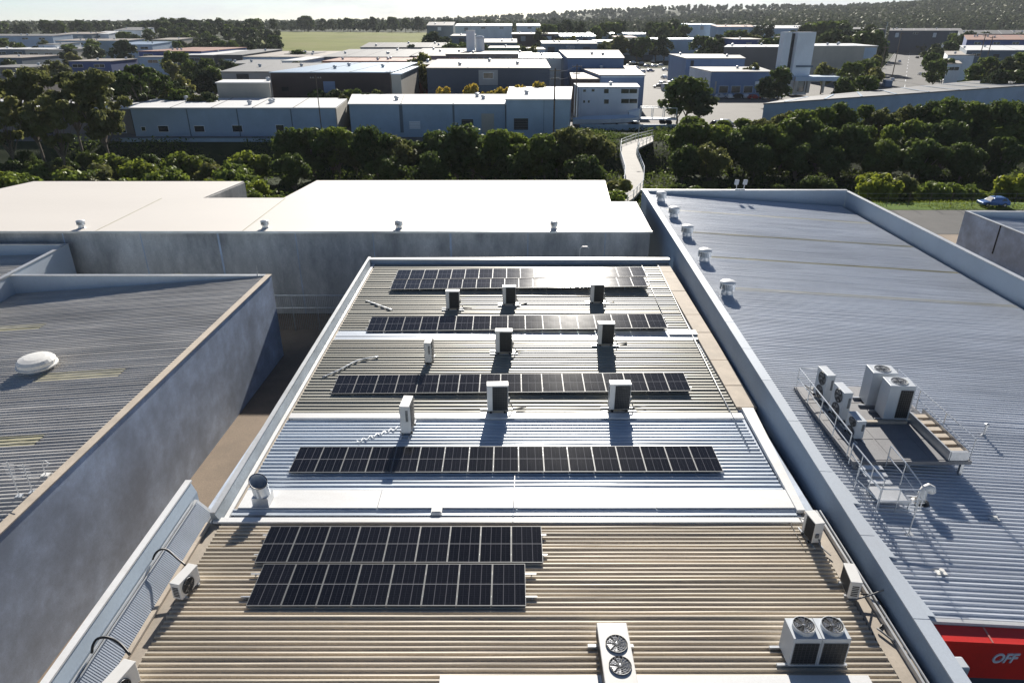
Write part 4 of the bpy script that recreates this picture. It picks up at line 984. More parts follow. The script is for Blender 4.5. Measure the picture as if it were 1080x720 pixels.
bld('blue fronted warehouse with cream roof behind the white two storey building', 633, 680, 79, 69.5, -205, 'wall_midblue', 'roof_cream', back=(607, 668), feats=(('sign', 634, 679, 78.5, 82, 'wall_lightblue'),))
bld('brown walled low building beside the power poles', 604, 632, 83, 72, -204, 'wall_brown', 'roof_cream', back=(600, 628))
bld('pale blue two storey building with a row of square windows', 629, 692, 44, 42, -520, 'wall_lightblue', 'roof_white', depth=30,
    feats=tuple(win(x, x+3.5, 49, 52) for x in (632, 642, 652, 664, 673, 684))+(('sign', 660, 678, 54.5, 56, 'wall_midblue'), win(684, 689, 54, 58), ('panel', 629, 692, 58, 66, 'wall_slate')))
bld('large plain light blue warehouse right of the windowed one', 693, 770, 41.5, 40, -510, 'wall_lightblue', 'roof_bluish', depth=40, feats=(door(700, 705, 52, 60),))
bld('grey brown warehouse behind the white tower', 764, 829, 49.5, 47.3, -330, 'wall_taupe', 'roof_white', back=(768, 830), depth=30)
bld('pale walled warehouse right of the white tower', 859, 926, 48.5, 46, -320, 'wall_cream', 'roof_white', depth=24, feats=(('panel', 910, 925, 50.5, 62, 'wall_lightblue'),))
bld('blue showroom with glazed front and small sign', 751, 815, 75.5, 70.5, -250, 'wall_midblue', 'roof_grey', back=(728, 800),
    feats=(('sign', 796, 815, 86, 90, 'wall_white'), win(758, 768, 91, 98), win(771, 781, 91, 98), win(784, 794, 91, 98), win(797, 807, 91, 98), ('panel', 753, 756, 86, 99, 'wall_cream')))
bld('slate blue warehouse behind the blue showroom', 724, 786, 61.5, 57, -290, 'wall_midblue', 'roof_grey', back=(706, 778), feats=(door(728, 732, 64, 70),))
MBx = empty('warehouse', 'white gabled side of the slate blue warehouse facing the car park', 'building', (62, 250, GZ))
pa, pb = PD(751, 76, 250.5), PD(729, 70.5, 280)
MB().prism([(pa.x-.5, 250.5), (pa.x-.02, 250.5), (pb.x, 280), (pb.x-.5, 280)], GZ, [pa.z-.3]*2+[pb.z-.3]*2).build('wall', M['wall_white'], MBx)
MB().prism([(pa.x-.6, 250.2), (pa.x-.02, 250.2), (pb.x, 280.2), (pb.x-.6, 280.2)], [pa.z-.297]*2+[pb.z-.297]*2, [pa.z-.1]*2+[pb.z-.1]*2).build('coping', M['roof_white'], MBx)
# skillion building right behind the trees
sk = empty('warehouse', 'long low slate blue building with pale sloping roof behind the creek trees', 'building', (90, 185, GZ))
A0 = PD(806, 109, 165); A1 = PD(1110, 88, 222); B0 = PD(838, 103.5, 190); B1 = PD(1036, 84.5, 252); B2 = PD(1120, 87.5, 252)
MB().prism([(A0.x, A0.y), (A1.x, A1.y), (B2.x+6, B2.y), (B1.x, B1.y), (B0.x, B0.y)], GZ-1, [A0.z-.3, A1.z-.3, B2.z-.3, B1.z-.3, B0.z-.3]).build('wall', M['bluesheet'], sk)
MB().prism([(A0.x-.3, A0.y-.3), (A1.x+.3, A1.y-.3), (B2.x+6.3, B2.y+.3), (B1.x, B1.y+.3), (B0.x-.3, B0.y+.3)], [A0.z-.297, A1.z-.297, B2.z-.297, B1.z-.297, B0.z-.297], [A0.z, A1.z, B2.z, B1.z, B0.z]).build('roof', M['roof_grey'], sk)
mb = MB()
for i in range(9): t = (i+.5)/9; a = A0.lerp(A1, t); b = B0.lerp(B1, t); mb.beam(a+Vector((0, 0, .03)), b+Vector((0, 0, .03)), .5, .08)
mb.build('roof_seam', M['roof_bluish'], sk)
# white tower with portal base
tw = empty('tower', 'tall white twin slab sign tower with glass strip and portal frame base', 'tower', (PD(843, 97, 255).x, 255, GZ))
Dt = 255
def tslab(x0, x1, y0, y1, d0, d1, m, nm):
    ym = min(y0, 50); a, b = PD(x0, ym, Dt), PD(x1, ym, Dt); a.z = PD(x0, y1, Dt).z; b.z = PD(x1, y0, Dt).z; return MB().bx(a.x, b.x, Dt+d0, Dt+d1, max(a.z, GZ), b.z).build(nm, M[m], tw)
tslab(841, 860, 34, 100, -1, 4, 'wall_white', 'slab'); tslab(829, 837, 34, 73, 1, 5, 'wall_white', 'slab'); tslab(837.3, 840.7, 35.5, 73, 1.5, 4, 'glass', 'glass_strip')
tslab(841.5, 859.5, 69, 71, -1.3, -1.02, 'wall_slate', 'sign_band')
for a, b in ((838.5, 842), (852, 855), (868.5, 870.5), (882, 885)): tslab(a, b, 81, 97, -5, -3.8, 'wall_cream', 'column')
tslab(838.5, 885, 80, 84.5, -5.2, 3, 'wall_lightblue', 'canopy')
tslab(843, 851, 85, 96, -3.5, -3.2, 'glass', 'glazing')
# distant generic buildings
far = [ # x0,x1,ye,yb,D,wall,roof,label
 (-40,55,38,36,-560,'wall_lightblue','roof_grey','long pale blue shed at the far left edge'),
 (-30,50,52,50,-400,'wall_slate','roof_white','slate shed with thin white roof at far left'),
 (60,96,36,34,-600,'wall_slate','roof_cream','small cream roofed shed behind the left rooftops'),
 (94,114,36,33,-610,'wall_white','roof_white','white and blue fronted building with a rusty strip'),
 (120,148,32,29,-660,'wall_white','roof_grey','pale house like building on the left rise'),
 (58,132,43,41,-480,'wall_lightblue','roof_cream','wide cream roofed factory with pale blue wall at left'),
 (122,160,47,44,-440,'wall_lightblue','roof_bluish','pale blue warehouse with blue grey roof at left'),
 (-40,22,61,58,-350,'wall_slate','roof_cream','cream roofed shed behind the gum tree at far left'),
 (26,62,53,51,-395,'wall_cream','roof_grey','cream walled shed at left behind the blue office'),
 (72,116,64.5,62,-322,'wall_strong_blue','roof_cream','strong blue fronted office with cream roof'),
 (146,176,60,55,-330,'wall_lightblue','roof_cream','cream roofed warehouse with turquoise blue wall'),
 (146,212,54,50,-345,'wall_strong_blue','roof_rust','long rust and blue roofed building by the woods'),
 (190,224,58,53,-330,'wall_taupe','roof_white','white roofed taupe walled warehouse near the left woods'),
 (225,255,58,52,-335,'wall_taupe','roof_grey','grey warehouse in shade next to the left woods'),
 (256,340,60,54,-330,'wall_lightblue','roof_cream','cream roofed pale blue walled building below the field'),
 (230,300,67,63,-290,'wall_grey','roof_grey','flat grey building above the grey warehouse roof'),
 (297,318,64,60,-285,'wall_white','roof_white','small white block among the grey roofs'),
 (338,430,60,52,-320,'wall_grey','roof_grey','wide grey roofed factory covered in small vents'),
 (340,440,64.5,61,-285,'wall_red','roof_rust','red fronted low building behind the brown warehouse'),
 (380,470,50,45,-400,'wall_slate','roof_dark','dark low roofed factory just below the field'),
 (430,500,59,51,-330,'wall_grey','roof_grey','grey flat roofed factory left of the white silos'),
 (470,562,57,54,-300,'wall_taupe','roof_cream','cream grey roof in front of the white silos'),
 (475,500,38,36,-520,'wall_slate','roof_dark','dark narrow shed at the right end of the field'),
 (505,545,45,41,-440,'wall_slate','roof_dark','dark shed right of the white silos'),
 (540,590,36,34.5,-560,'wall_brown','roof_cream','brown walled shed with cream roof left of the gum clump'),
 (572,630,46,43,-390,'wall_slate','roof_grey','grey slab walled warehouse beside the pale blue building'),
 (585,628,38,35.5,-560,'wall_slate','roof_bluish','narrow blue roofed shed behind the grey slab warehouse'),
 (480,540,27.5,25,-760,'wall_white','roof_white','long bright white roofed shed beyond the field'),
 (545,570,27.5,25,-770,'wall_white','roof_white','short bright white roofed shed beyond the field'),
 (450,478,27,23,-800,'wall_slate','roof_dark','dark shed left of the bright white roof beyond the field'),
 (622,725,36,34.5,-640,'wall_lightblue','roof_bluish','very long pale blue shed in the middle distance'),
 (724,755,26,25,-760,'wall_lightblue','roof_bluish','light blue box factory before the hazy hill'),
 (757,800,28.5,26.5,-720,'wall_lightblue','roof_rust','rust roofed long factory before the hazy hill'),
 (803,865,30,27,-700,'wall_lightblue','roof_white','white roofed factory behind the tower'),
 (775,806,41.5,40,-420,'wall_strong_blue','roof_cream','low blue fronted shed left of the tower top'),
 (865,935,31,29,-640,'wall_navy','roof_dark','dark roofed warehouse at the head of the street, left half'),
 (938,1015,32.5,30,-610,'wall_navy','roof_dark','dark roofed warehouse at the head of the street, right half'),
 (1013,1100,36,32,-500,'wall_slate','roof_dark','dark flat roofed factory at far right'),
 (1020,1100,42,37,-430,'wall_strong_blue','roof_rust','rust roofed factory with blue wall at far right'),
 (1020,1100,53,48,-330,'wall_slate','roof_white','white trimmed terrace building at far right'),
 (1000,1028,58,54,-325,'wall_white','roof_cream','small white house front beside the far right terrace'),
 (-20,30,71,68,-262,'wall_taupe','roof_grey','taupe shed behind the tall gums at far left'),
 (40,58,47,45,-430,'wall_white','roof_grey','small white office between the left sheds'),
 (160,186,42,40,-500,'wall_cream','roof_cream','small cream shed at the foot of the left woods'),
 (300,330,57,55,-352,'wall_slate','roof_dark','small dark shed beside the field corner'),
 (395,425,53.5,51.5,-372,'wall_white','roof_grey','small white fronted shed below the field'),
 (515,548,50.5,48.5,-372,'wall_green','roof_grey','small green fronted shed right of the silos'),
 (556,575,52,50,-352,'wall_lightblue','roof_cream','small pale blue shed behind the barrel roofed shed'),
 (650,672,39.5,38,-560,'wall_cream','roof_rust','small cream walled shed behind the windowed blue building'),
 (832,858,40,38.5,-480,'wall_rust','roof_grey','small rust walled shed just behind the white tower'),
 (700,722,31,29.5,-700,'wall_white','roof_white','small white shed far behind the light blue warehouse'),
 (1000,1014,67,63,-295,'wall_white','roof_cream','little white shed near the street trees at right'),
]
for (x0, x1, ye, yb, D, w_, rf, lab) in far:
    dd = -D; ft = []
    nW = max(1, int((x1-x0)/18)); 
    for i in range(nW):
        xx = x0+(x1-x0)*(i+.5)/nW+rnd.uniform(-2, 2); hpx = 720/dd
        if rnd.random() < .6: ft.append(win(xx-2.2*hpx, xx+2.2*hpx, ye+1.6*hpx, ye+3*hpx))
        else: ft.append(door(xx-2*hpx, xx+2*hpx, ye+2*hpx, ye+6*hpx, rnd.choice(('dark', 'wall_grey', 'wall_white'))))
    bld(lab, x0, x1, ye, yb, D, w_, rf, feats=ft, depth=None if ye > 50 else 26, vp=975 if x0 > 930 else 540)
# silos
for k, (x0, x1, y0, lab) in enumerate(((492, 500.5, 33, 'taller square white silo left of the pair'), (501.5, 510.5, 38, 'shorter round white silo right of the pair'))):
    a = PD(x0, 52, 330); b = PD(x1, y0, 330); s = empty('silo', lab, 'silo', ((a.x+b.x)/2, 332, GZ), 0, 'white silos')
    w = b.x-a.x; hgt = b.z-GZ
    if k == 0: MB().bx(-w/2, w/2, -2, 2, 0, hgt).build('tank', M['wall_white'], s, shift=False); MB().bx(-w/2-.1, w/2+.1, -2.1, 2.1, hgt+.003, hgt+.3).build('roof', M['roof_white'], s, shift=False)
    else: MB().lathe([(w/2, 0), (w/2, hgt-.6), (w/3, hgt)], n=20).build('tank', M['wall_white'], s, shift=False, smooth=False); MB().lathe([(w/2+.06, hgt-1), (w/2+.06, hgt-.8)], n=20).build('band', M['wall_grey'], s, shift=False)

# ================================================================== VEHICLES
def make_car(kind, paint):
    L, W_, Hh = {'hatchback': (4.1, 1.75, 1.5), 'van': (5.0, 1.9, 2.1)}[kind]
    r = empty('parked_car' if kind != 'van' else 'parked_van', '', 'car' if kind != 'van' else 'van')
    hood = Hh*.52
    if kind == 'van': side = [(-L/2, .3), (L/2, .3), (L/2, .95), (L*.42, 1.15), (L*.30, Hh-.1), (L*.24, Hh), (-L/2+.1, Hh), (-L/2, Hh-.2)]
    else: side = [(-L/2, .3), (L/2, .3), (L/2, .62), (L*.47, hood-.03), (L*.24, hood+.1), (L*.08, Hh-.06), (0, Hh), (-L*.28, Hh), (-L*.36, Hh-.08), (-L*.47, hood+.18), (-L/2, hood)]
    n = len(side); vs = [(x, s*W_/2*(.82 if z > hood+.15 else 1), z) for s in (-1, 1) for x, z in side]
    fs = [tuple(range(n)), tuple(range(2*n-1, n-1, -1))]+[(i, i+n, (i+1) % n+n, (i+1) % n) for i in range(n)]
    MB().add(vs, fs).build('body', CAR[paint], r, bevel=.05)
    g = MB()
    zt_, zb_ = Hh-.14, hood+.2
    for s in (-1, 1):
        y = s*(W_/2*.83+.012)
        g.add([(L*.18, y*1.1, zb_), (L*.07, y, zt_), (-L*.3, y, zt_), (-L*.38, y*1.1, zb_)], [(0, 1, 2, 3)])
    g.build('side_windows', M['glass'], r)
    MB().add([(L*.245, -W_*.38, hood+.13), (L*.245, W_*.38, hood+.13), (L*.105, W_*.36, Hh-.06), (L*.105, -W_*.36, Hh-.06)], [(0, 1, 2, 3)]).build('windscreen', M['glass'], r)
    for sx in (-1, 1):
        for sy in (-1, 1):
            w = MB().lathe([(.16, -.1), (.32, -.1), (.32, .1), (.16, .1)], (sx*L*.31, sy*(W_/2-.06), .32), 14, 0, Matrix.Rotation(R(90), 4, 'X')).build('wheel', M['tyre'], r)
            MB().lathe([(.17, -.11), (.17, .11)], (sx*L*.31, sy*(W_/2-.06), .32), 10, 0, Matrix.Rotation(R(90), 4, 'X')).build('rim', M['galv'], w)
    for s in (-1, 1):
        MB().bx(L/2-.02, L/2+.03, s*W_*.36-.14, s*W_*.36+.14, .6, .74).build('headlight', M['wall_white'], r)
        MB().bx(-L/2-.03, -L/2+.02, s*W_*.38-.1, s*W_*.38+.1, .68, .85).build('tail_light', M['wall_red'], r)
    return r
cars = {k: make_car('hatchback', k) for k in range(5)}; van = make_car('van', 0)
cl = ['white', 'silver', 'dark blue', 'black', 'red']
park = [(664,63,1),(672,62,0),(681,63,3),(667,67,0),(677,68,1),(688,66,0),(663,71,0),(672,73,0),(682,71,1),(690,71,0),(667,76,1),(677,77,0),(686,76,2),(696,70,1),(702,75,0),(700,83,0),(709,88,0)]
for i, (px, py, c) in enumerate(park):
    p = G(px, py); p.z = T(p.x, p.y)+.02
    place(cars[c], p, R(rnd.choice((8, 12, 172, 100))), '%s car, %s from the left in the distant car yard' % (cl[c], ordinal(sorted(q[0]+q[1]*.001 for q in park).index(px+py*.001)+1)), USED, 'cars in the distant yard')
more = [(420,95,0),(426,91,1),(432,88,3),(424,99,2),(436,84,0),(760,104,1),(768,104,0),(777,104,3),(786,104,0),(795,105,4),(805,105,1),(835,101,0),(890,93,3),(940,86,0),(967,62,3),(970,80,1),(948,66,0),(700,90,1),(712,93,0),(694,93,3),(655,84,0),(430,80,1),(820,104,0)]
for i, (px, py, c) in enumerate(more):
    p = G(px, py); place(cars[c], (p.x, p.y, T(p.x, p.y)+.03), R((80, 12, 95, 176)[i % 4] if px < 940 and px > 440 else 75), '%s car, %s from the left among cars beside roads and sheds' % (cl[c], ordinal(sorted(q[0]+q[1]*.001 for q in more).index(px+py*.001)+1)), USED, 'cars beside roads and sheds')
p = U(1047, 216, GZ+.2); bc = make_car('hatchback', 2); bc.location = (p.x, p.y, GZ+.05); bc.rotation_euler.z = R(176); bc.scale = (.9, .9, .85); bc['label'] = 'blue car parked by the grass behind the low right shed'
o = G(975, 0) if False else None
p = G(973, 71); place(cars[0], (p.x, p.y, p.z+.3), R(85), 'white car parked at the right kerb of the distant street', USED)
for k, (px, py) in enumerate(((799, 110), (760, 118), (768, 119))):
    p = PD(px, py, 172+k*2); place(cars[(0, 3, 1)[k]], (p.x, p.y, GZ+.05), R(4), ('white car at the left end of the slate blue building', 'black car left of the pair behind the creek trees', 'silver car right of the pair behind the creek trees')[k], USED)
place(van, (PD(895, 92, 235).x, 235, GZ+.02), R(20), 'white van in the shade by the tower canopy', USED)
def make_container(m):
    r = empty('shipping_container', '', 'container')
    b = MB().bx(-3, 3, -1.2, 1.2, .1, 2.6)
    for i in range(24): b.bx(-2.9+i*.25, -2.8+i*.25, -1.24, 1.24, .25, 2.5)
    b.build('body', M[m], r); MB().bx(3.0, 3.06, -1.1, 1.1, .2, 2.5).build('door', M[m], r); MB().bx(3.06, 3.1, -.5, -.45, .3, 2.4).build('lock_bar', M['galv'], r)
    return r
ctn = {k: make_container(k) for k in ('wall_rust', 'wall_green', 'wall_midblue', 'wall_white')}
cs = [(418, 92, 'wall_rust', 80), (425, 96, 'wall_white', 78), (590, 78, 'wall_green', 5), (596, 84, 'wall_midblue', 85), (706, 96, 'wall_white', 10), (716, 66, 'wall_rust', 5), (710, 84, 'wall_midblue', 80), (826, 98, 'wall_green', 4), (899, 90, 'wall_rust', 30), (445, 72, 'wall_white', 5), (935, 92, 'wall_midblue', 75), (985, 82, 'wall_white', 20)]
cn = {'wall_rust': 'rust red', 'wall_green': 'dark green', 'wall_midblue': 'blue', 'wall_white': 'white'}
for i, (px, py, k, a) in enumerate(sorted(cs)):
    p = G(px, py); place(ctn[k], (p.x, p.y, T(p.x, p.y)+.02), R(a), '%s storage container in the distant yards, %s container from the left' % (cn[k], ordinal(i+1)), USED, 'storage containers in the yards')
# truck and boats in the yard of the white building
def make_truck():
    r = empty('flatbed_truck', 'white flatbed truck with racks parked right of the white two storey building', 'truck')
    MB().bx(-4.2, 2.2, -1.2, 1.2, .95, 1.15).build('tray', M['wall_white'], r)
    MB().prism([(2.35, -1.15), (4.2, -1.15), (4.2, 1.15), (2.35, 1.15)], .5, [2.7, 2.2, 2.2, 2.7]).build('cab', M['wall_white'], r, bevel=.08)
    MB().bx(4.18, 4.22, -1, 1, 1.35, 2.1).build('windscreen', M['glass'], r)
    g = MB()
    for x in (-4.1, -2, 0, 2.1):
        for y in (-1.12, 1.12): g.bx(x-.05, x+.05, y-.05, y+.05, 1.15, 2.9)
    for y in (-1.12, 1.12): g.bx(-4.15, 2.15, y-.05, y+.05, 2.9, 3.0)
    g.build('rack', M['galv'], r)
    for x in (-3, -1.9, 3.2):
        for s in (-1, 1): MB().lathe([(.2, -.14), (.48, -.14), (.48, .14), (.2, .14)], (x, s*1.0, .48), 14, 0, Matrix.Rotation(R(90), 4, 'X')).build('wheel', M['tyre'], r)
    return r
tr_ = make_truck(); p = PD(688, 119, 178); tr_.location = (p.x, 178, GZ+.03); tr_.rotation_euler.z = R(175); tr_.scale = (1.4, 1.4, 1.4)
def make_boat():
    r = empty('covered_boat', '', 'boat'); L = 3.6; mb = MB(); n = 10; rings = []
    for i in range(n+1):
        t = i/n; w = 1.1*math.sin(math.pi*min(1, .12+t*.62)) if t < .6 else 1.1*(1-((t-.6)/.4)**2)+.03; x = -L+2*L*t; kz = .5+.35*max(0, t-.6)**1.2*2
        rings.append([(x, -w, 1.35), (x, -w*.7, kz+.15), (x, 0, kz), (x, w*.7, kz+.15), (x, w, 1.35)])
    vs = [p for g in rings for p in g]; fs = [(i*5+j, i*5+j+1, (i+1)*5+j+1, (i+1)*5+j) for i in range(n) for j in range(4)]
    MB().add(vs, fs).build('hull', M['wall_white'], r)
    vs = []; 
    for g in rings: w = g[4][1]; vs += [(g[0][0], -w, 1.36), (g[0][0], 0, 1.36+.5*min(1, w)), (g[0][0], w, 1.36)]
    MB().add(vs, [(i*3+j, i*3+j+1, (i+1)*3+j+1, (i+1)*3+j) for i in range(n) for j in range(2)]).build('cover', M['wall_lightblue'], r)
    MB().bx(-2, 1.5, -.8, .8, .3, .5).build('trailer', M['galv'], r)
    for s in (-1, 1): MB().lathe([(.1, -.1), (.3, -.1), (.3, .1), (.1, .1)], (-.6, s*.9, .3), 12, 0, Matrix.Rotation(R(90), 4, 'X')).build('wheel', M['tyre'], r)
    return r
bt = make_boat()
for k, (px, lab) in enumerate(((627, 'leftmost covered boat on a trailer before the white building'), (640, 'middle covered boat on a trailer before the white building'), (654, 'rightmost covered boat on a trailer before the white building'))):
    place(bt, (PD(px, 118, 173).x, 173+k, GZ+.03), R(6+k*4), lab, USED, 'covered boats', 1.45)

# ================================================================== VEGETATION
def crown_mesh(seed, w, h, ncl, nleaf, ls, flat=.8, cr=(.24, .36), gap=.0):
    rr = random.Random(seed); verts = []; faces = []
    cl = []
    for i in range(ncl):
        for _ in range(30):
            x, y, z = rr.uniform(-1, 1), rr.uniform(-1, 1), rr.uniform(-1, 1)
            if x*x+y*y+z*z < 1 and (x*x+y*y+z*z > .2 or rr.random() < .25): break
        prof = 1-.25*max(0, z)-.25*max(0, -z-.3)
        r = rr.uniform(*cr); cl.append((x*(1-r)*w/2*prof, y*(1-r)*w/2*prof, h/2+z*(1-r)*h/2, r*w/2*rr.uniform(.8, 1.2)))
    tot = sum(c[3]**2 for c in cl)
    for c in cl:
        k = int(nleaf*c[3]**2/tot)
        for _ in range(k):
            d = Vector((rr.gauss(0, 1), rr.gauss(0, 1), rr.gauss(.15, 1))).normalized(); rad = c[3]*(rr.random()**.35)*rr.uniform(.85, 1.12)
            p = Vector((c[0]+d.x*rad, c[1]+d.y*rad, c[2]+d.z*rad*flat))
            nrm = (d+Vector((rr.gauss(0, .6), rr.gauss(0, .6), rr.gauss(.2, .6)))).normalized()
            a = nrm.cross(Vector((rr.gauss(0, 1), rr.gauss(0, 1), rr.gauss(0, 1)))).normalized(); b = nrm.cross(a); s = ls*rr.uniform(.6, 1.4); a *= s*.55; b *= s*.4
            o = len(verts); verts += [tuple(p-a), tuple(p-b*rr.uniform(.7, 1.2)+a*.1), tuple(p+a), tuple(p+b)]; faces.append((o, o+1, o+2, o+3))
    return verts, faces, cl
def make_tree(name, cat, seed, w, h, trunk_h, ncl, nleaf, ls, leaf, flat=.8, cr=(.24, .36), limbs=5, tr=.22):
    r = empty(name, '', cat)
    v, f, cl = crown_mesh(seed, w, h, ncl, nleaf, ls, flat, cr)
    v = [(a, b, c+trunk_h) for a, b, c in v]
    MB().add(v, f).build('crown', M[leaf], r)
    rr = random.Random(seed+99); t = MB(); top = trunk_h+h*.45
    pts = [(0, 0, -.2), (rr.uniform(-.1, .1), rr.uniform(-.1, .1), trunk_h*.5), (rr.uniform(-.3, .3), rr.uniform(-.3, .3), trunk_h), (rr.uniform(-.5, .5), rr.uniform(-.5, .5), top)]
    t.tube(pts, tr, 7, r2=tr*.35)
    for c in sorted(cl, key=lambda c: -c[3])[:limbs]:
        s = Vector(pts[2]).lerp(Vector(pts[1]), rr.uniform(0, .5)); e = Vector((c[0], c[1], c[2]+trunk_h)); m = s.lerp(e, .5)+Vector((0, 0, -.1*h*.3))
        t.tube([s, m, e], tr*.45, 5, r2=tr*.12)
    t.build('trunk', M['bark'], r)
    return r
tb = [make_tree('creek_tree', 'tree', 10+i, w, h, th, nc, nl, .42, lf, .85) for i, (w, h, th, nc, nl, lf) in enumerate((
      (7.5, 6.8, 1.0, 20, 4600, 'leaf'), (8.5, 6.6, 1.2, 24, 5200, 'leaf_dark'), (6.8, 7.6, .9, 19, 4300, 'leaf'), (8.0, 7.2, 1.1, 24, 5000, 'leaf_olive'), (7.0, 6.2, .8, 18, 4200, 'leaf_dark')))]
shr = [make_tree('shrub', 'shrub', 30+i, w, h, .25, nc, nl, .3, lf, .8, (.3, .45), 3, .07) for i, (w, h, nc, nl, lf) in enumerate((
      (3.2, 2.4, 9, 1500, 'leaf_bright'), (3.6, 2.2, 9, 1500, 'leaf'), (2.6, 2.6, 8, 1200, 'leaf_olive')))]
gum = [make_tree('gum_tree', 'tree', 50+i, w, h, th, nc, nl, .5, lf, .6, (.14, .24), 10, .26) for i, (w, h, th, nc, nl, lf) in enumerate((
      (12, 9, 4.0, 34, 5600, 'leaf_olive'), (10, 9.5, 4.2, 30, 5000, 'leaf_olive'), (13, 8.5, 3.0, 34, 6500, 'leaf_dark')))]
mid = [make_tree('street_tree', 'tree', 70+i, w, h, th, nc, nl, .8, lf, .85, (.22, .36), 4, .25) for i, (w, h, th, nc, nl, lf) in enumerate((
      (9, 7.5, 1.6, 15, 1300, 'leaf_far'), (10, 8, 1.6, 16, 1400, 'leaf_dark'), (8, 9, 2, 16, 1300, 'leaf_olive'), (12, 12, 4.5, 20, 1500, 'leaf_far')))]
pal = make_tree('palm', 'palm', 90, 5.5, 4.6, 1.5, 10, 1100, .5, 'leaf_gold', .7, (.3, .45), 3, .2)

# creek belt, sized from the picture: (centre px, top py, width px, distance)
belt = []
rb_ = random.Random(3)
def add(px, top, D, k, wpx=None): belt.append((px, top, D, k, wpx))
# middle belt (x 285-650)
for px, top in ((303, 131), (325, 130), (346, 134), (352, 131)): add(px, top, 134+rb_.uniform(-3, 3), rb_.choice((0, 1, 4)))
for px, top in ((372, 136), (394, 132), (413, 139), (431, 144), (463, 137), (481, 131), (498, 138), (523, 133), (541, 137), (553, 148), (574, 138), (597, 133), (608, 127), (624, 131), (510, 146), (448, 150), (588, 144)):
    add(px, top, 128+rb_.uniform(-5, 6), rb_.choice((0, 1, 2, 3, 4)))
for px in (311, 402, 452, 530, 610): add(px+rb_.uniform(-7, 7), 158+rb_.uniform(-4, 5), 119+rb_.uniform(-3, 3), rb_.choice((1, 4)))
# right belt (x 690-1080)
for px, top in ((716, 128), (730, 118), (742, 122), (765, 126), (786, 122), (809, 120), (832, 112), (853, 113), (872, 112), (893, 108), (915, 107), (938, 108), (961, 107), (984, 105), (1007, 103), (1030, 104), (1053, 104), (1076, 105), (1097, 106)):
    add(px+rb_.uniform(-3, 3), top+rb_.uniform(-1, 2), 146+rb_.uniform(-4, 4), rb_.choice((0, 0, 1, 2, 3)))
for i in range(18): add(718+i*22.5+rb_.uniform(-6, 6), 130-.6*i+rb_.uniform(-5, 8), 137+rb_.uniform(-4, 3), rb_.choice((0, 1, 2, 4)))
for px, top in ((724, 152), (752, 146), (800, 152), (846, 148), (880, 155), (932, 146), (976, 142), (1022, 150), (1064, 140)): add(px, top, 127+rb_.uniform(-3, 3), rb_.choice((1, 4, 3)))
order = sorted(range(len(belt)), key=lambda i: belt[i][0])
kinds_l = ['rounded mid green', 'broad dark green', 'upright mid green', 'loose olive green', 'compact dark green']
for rank, i in enumerate(order):
    px, top, D, k, _ = belt[i]
    x = PD(px, top, D).x; zt = PD(px, top, D).z; g = T(x, D); hb = zt-g; nat = {0: 7.8, 1: 7.8, 2: 8.5, 3: 8.3, 4: 7.0}[k]
    s = hb/nat*1.04; sx = min(s, 1.5)*rb_.uniform(.9, 1.2)
    grp_side = 'left of the footpath' if px < 660 else 'right of the footpath'
    place(tb[k], (x, D, g), rb_.uniform(0, 6.28), '%s creek tree %s, %s from the left' % (kinds_l[k], grp_side, ordinal(sum(1 for j in order[:rank] if (belt[j][0] < 660) == (px < 660))+1)), USED, 'trees along the creek', (sx, sx, s))
for i, (px, py, D, k, s_) in enumerate(((20, 150, 132, 1, 1.0), (60, 152, 130, 4, 1.0), (88, 150, 136, 1, 1.0), (118, 150, 134, 4, .9), (150, 153, 131, 1, .9), (178, 154, 133, 4, .9), (212, 154, 134, 1, .9), (240, 155, 132, 4, .9), (272, 152, 133, 0, 1.0), (5, 160, 126, 1, 1))):  # mostly dark foliage variants, their colour standing in for shade in the hollow
    x = PD(px, py, D).x; g = T(x, D); s = (PD(px, py+9, D).z-g)/7.6
    place(tb[k], (x, D, g), i*1.3, '%s low dark tree from the left in the shaded hollow behind the white roof' % ordinal(1 if i == 9 else i+2), USED, 'low dark trees in the hollow', (s*1.15, s*1.15, s))
# tall gums at left
for px, top, D, k, lab in ((18, 66, 140, 0, 'tall loose gum tree at the far left frame edge'), (62, 64, 143, 1, 'tall loose gum tree, middle one of the left group'), (92, 68, 138, 0, 'tall loose gum tree rightmost of the left group'), (45, 88, 128, 1, 'lower loose gum tree in front of the left group'), (140, 62, 178, 2, 'big dense dark tree behind the white roofed wing'), (118, 70, 180, 2, 'dense dark tree left of the biggest one behind the white roof'), (-12, 84, 130, 1, 'gum tree cut by the left frame edge')):
    p = PD(px, top, D); g = T(p.x, D); nat = {0: 13, 1: 13.7, 2: 11.5}[k]; s = (p.z-g)/nat
    if k < 2: s2 = s*.85
    else: s2 = s*.95
    place(gum[k], (p.x, D, g), rb_.uniform(0, 6), lab, USED, 'gum trees at left', (s2, s2, s))
# individual bushes in the strip behind the white roof, at left
bush = [(8, 178, 104, 1, 2.0), (22, 184, 98, 1, 1.9), (2, 190, 96, 1, 1.9), (96, 166, 118, 2, 1.0), (118, 160, 126, 0, .9), (147, 166, 120, 0, 1.2), (105, 176, 112, 2, 1.1), (192, 158, 126, 0, 1.45), (262, 157, 126, 0, 1.2), (243, 168, 116, 1, 1.1), (258, 180, 108, 1, 1.2),
        (135, 184, 100, 1, .9), (224, 186, 98, 0, .9), (270, 192, 96, 0, 1.3), (262, 200, 92, 1, 1.1), (192, 190, 96, 0, .7), (75, 172, 112, 1, .9), (172, 172, 114, 1, .8), (215, 166, 120, 2, .9), (60, 166, 120, 2, .9), (293, 204, 90, 1, .9), (652, 186, 92, 2, 1.7), (646, 196, 88, 1, 1.3), (667, 184, 118, 0, .8), (30, 170, 116, 1, 1.1)]
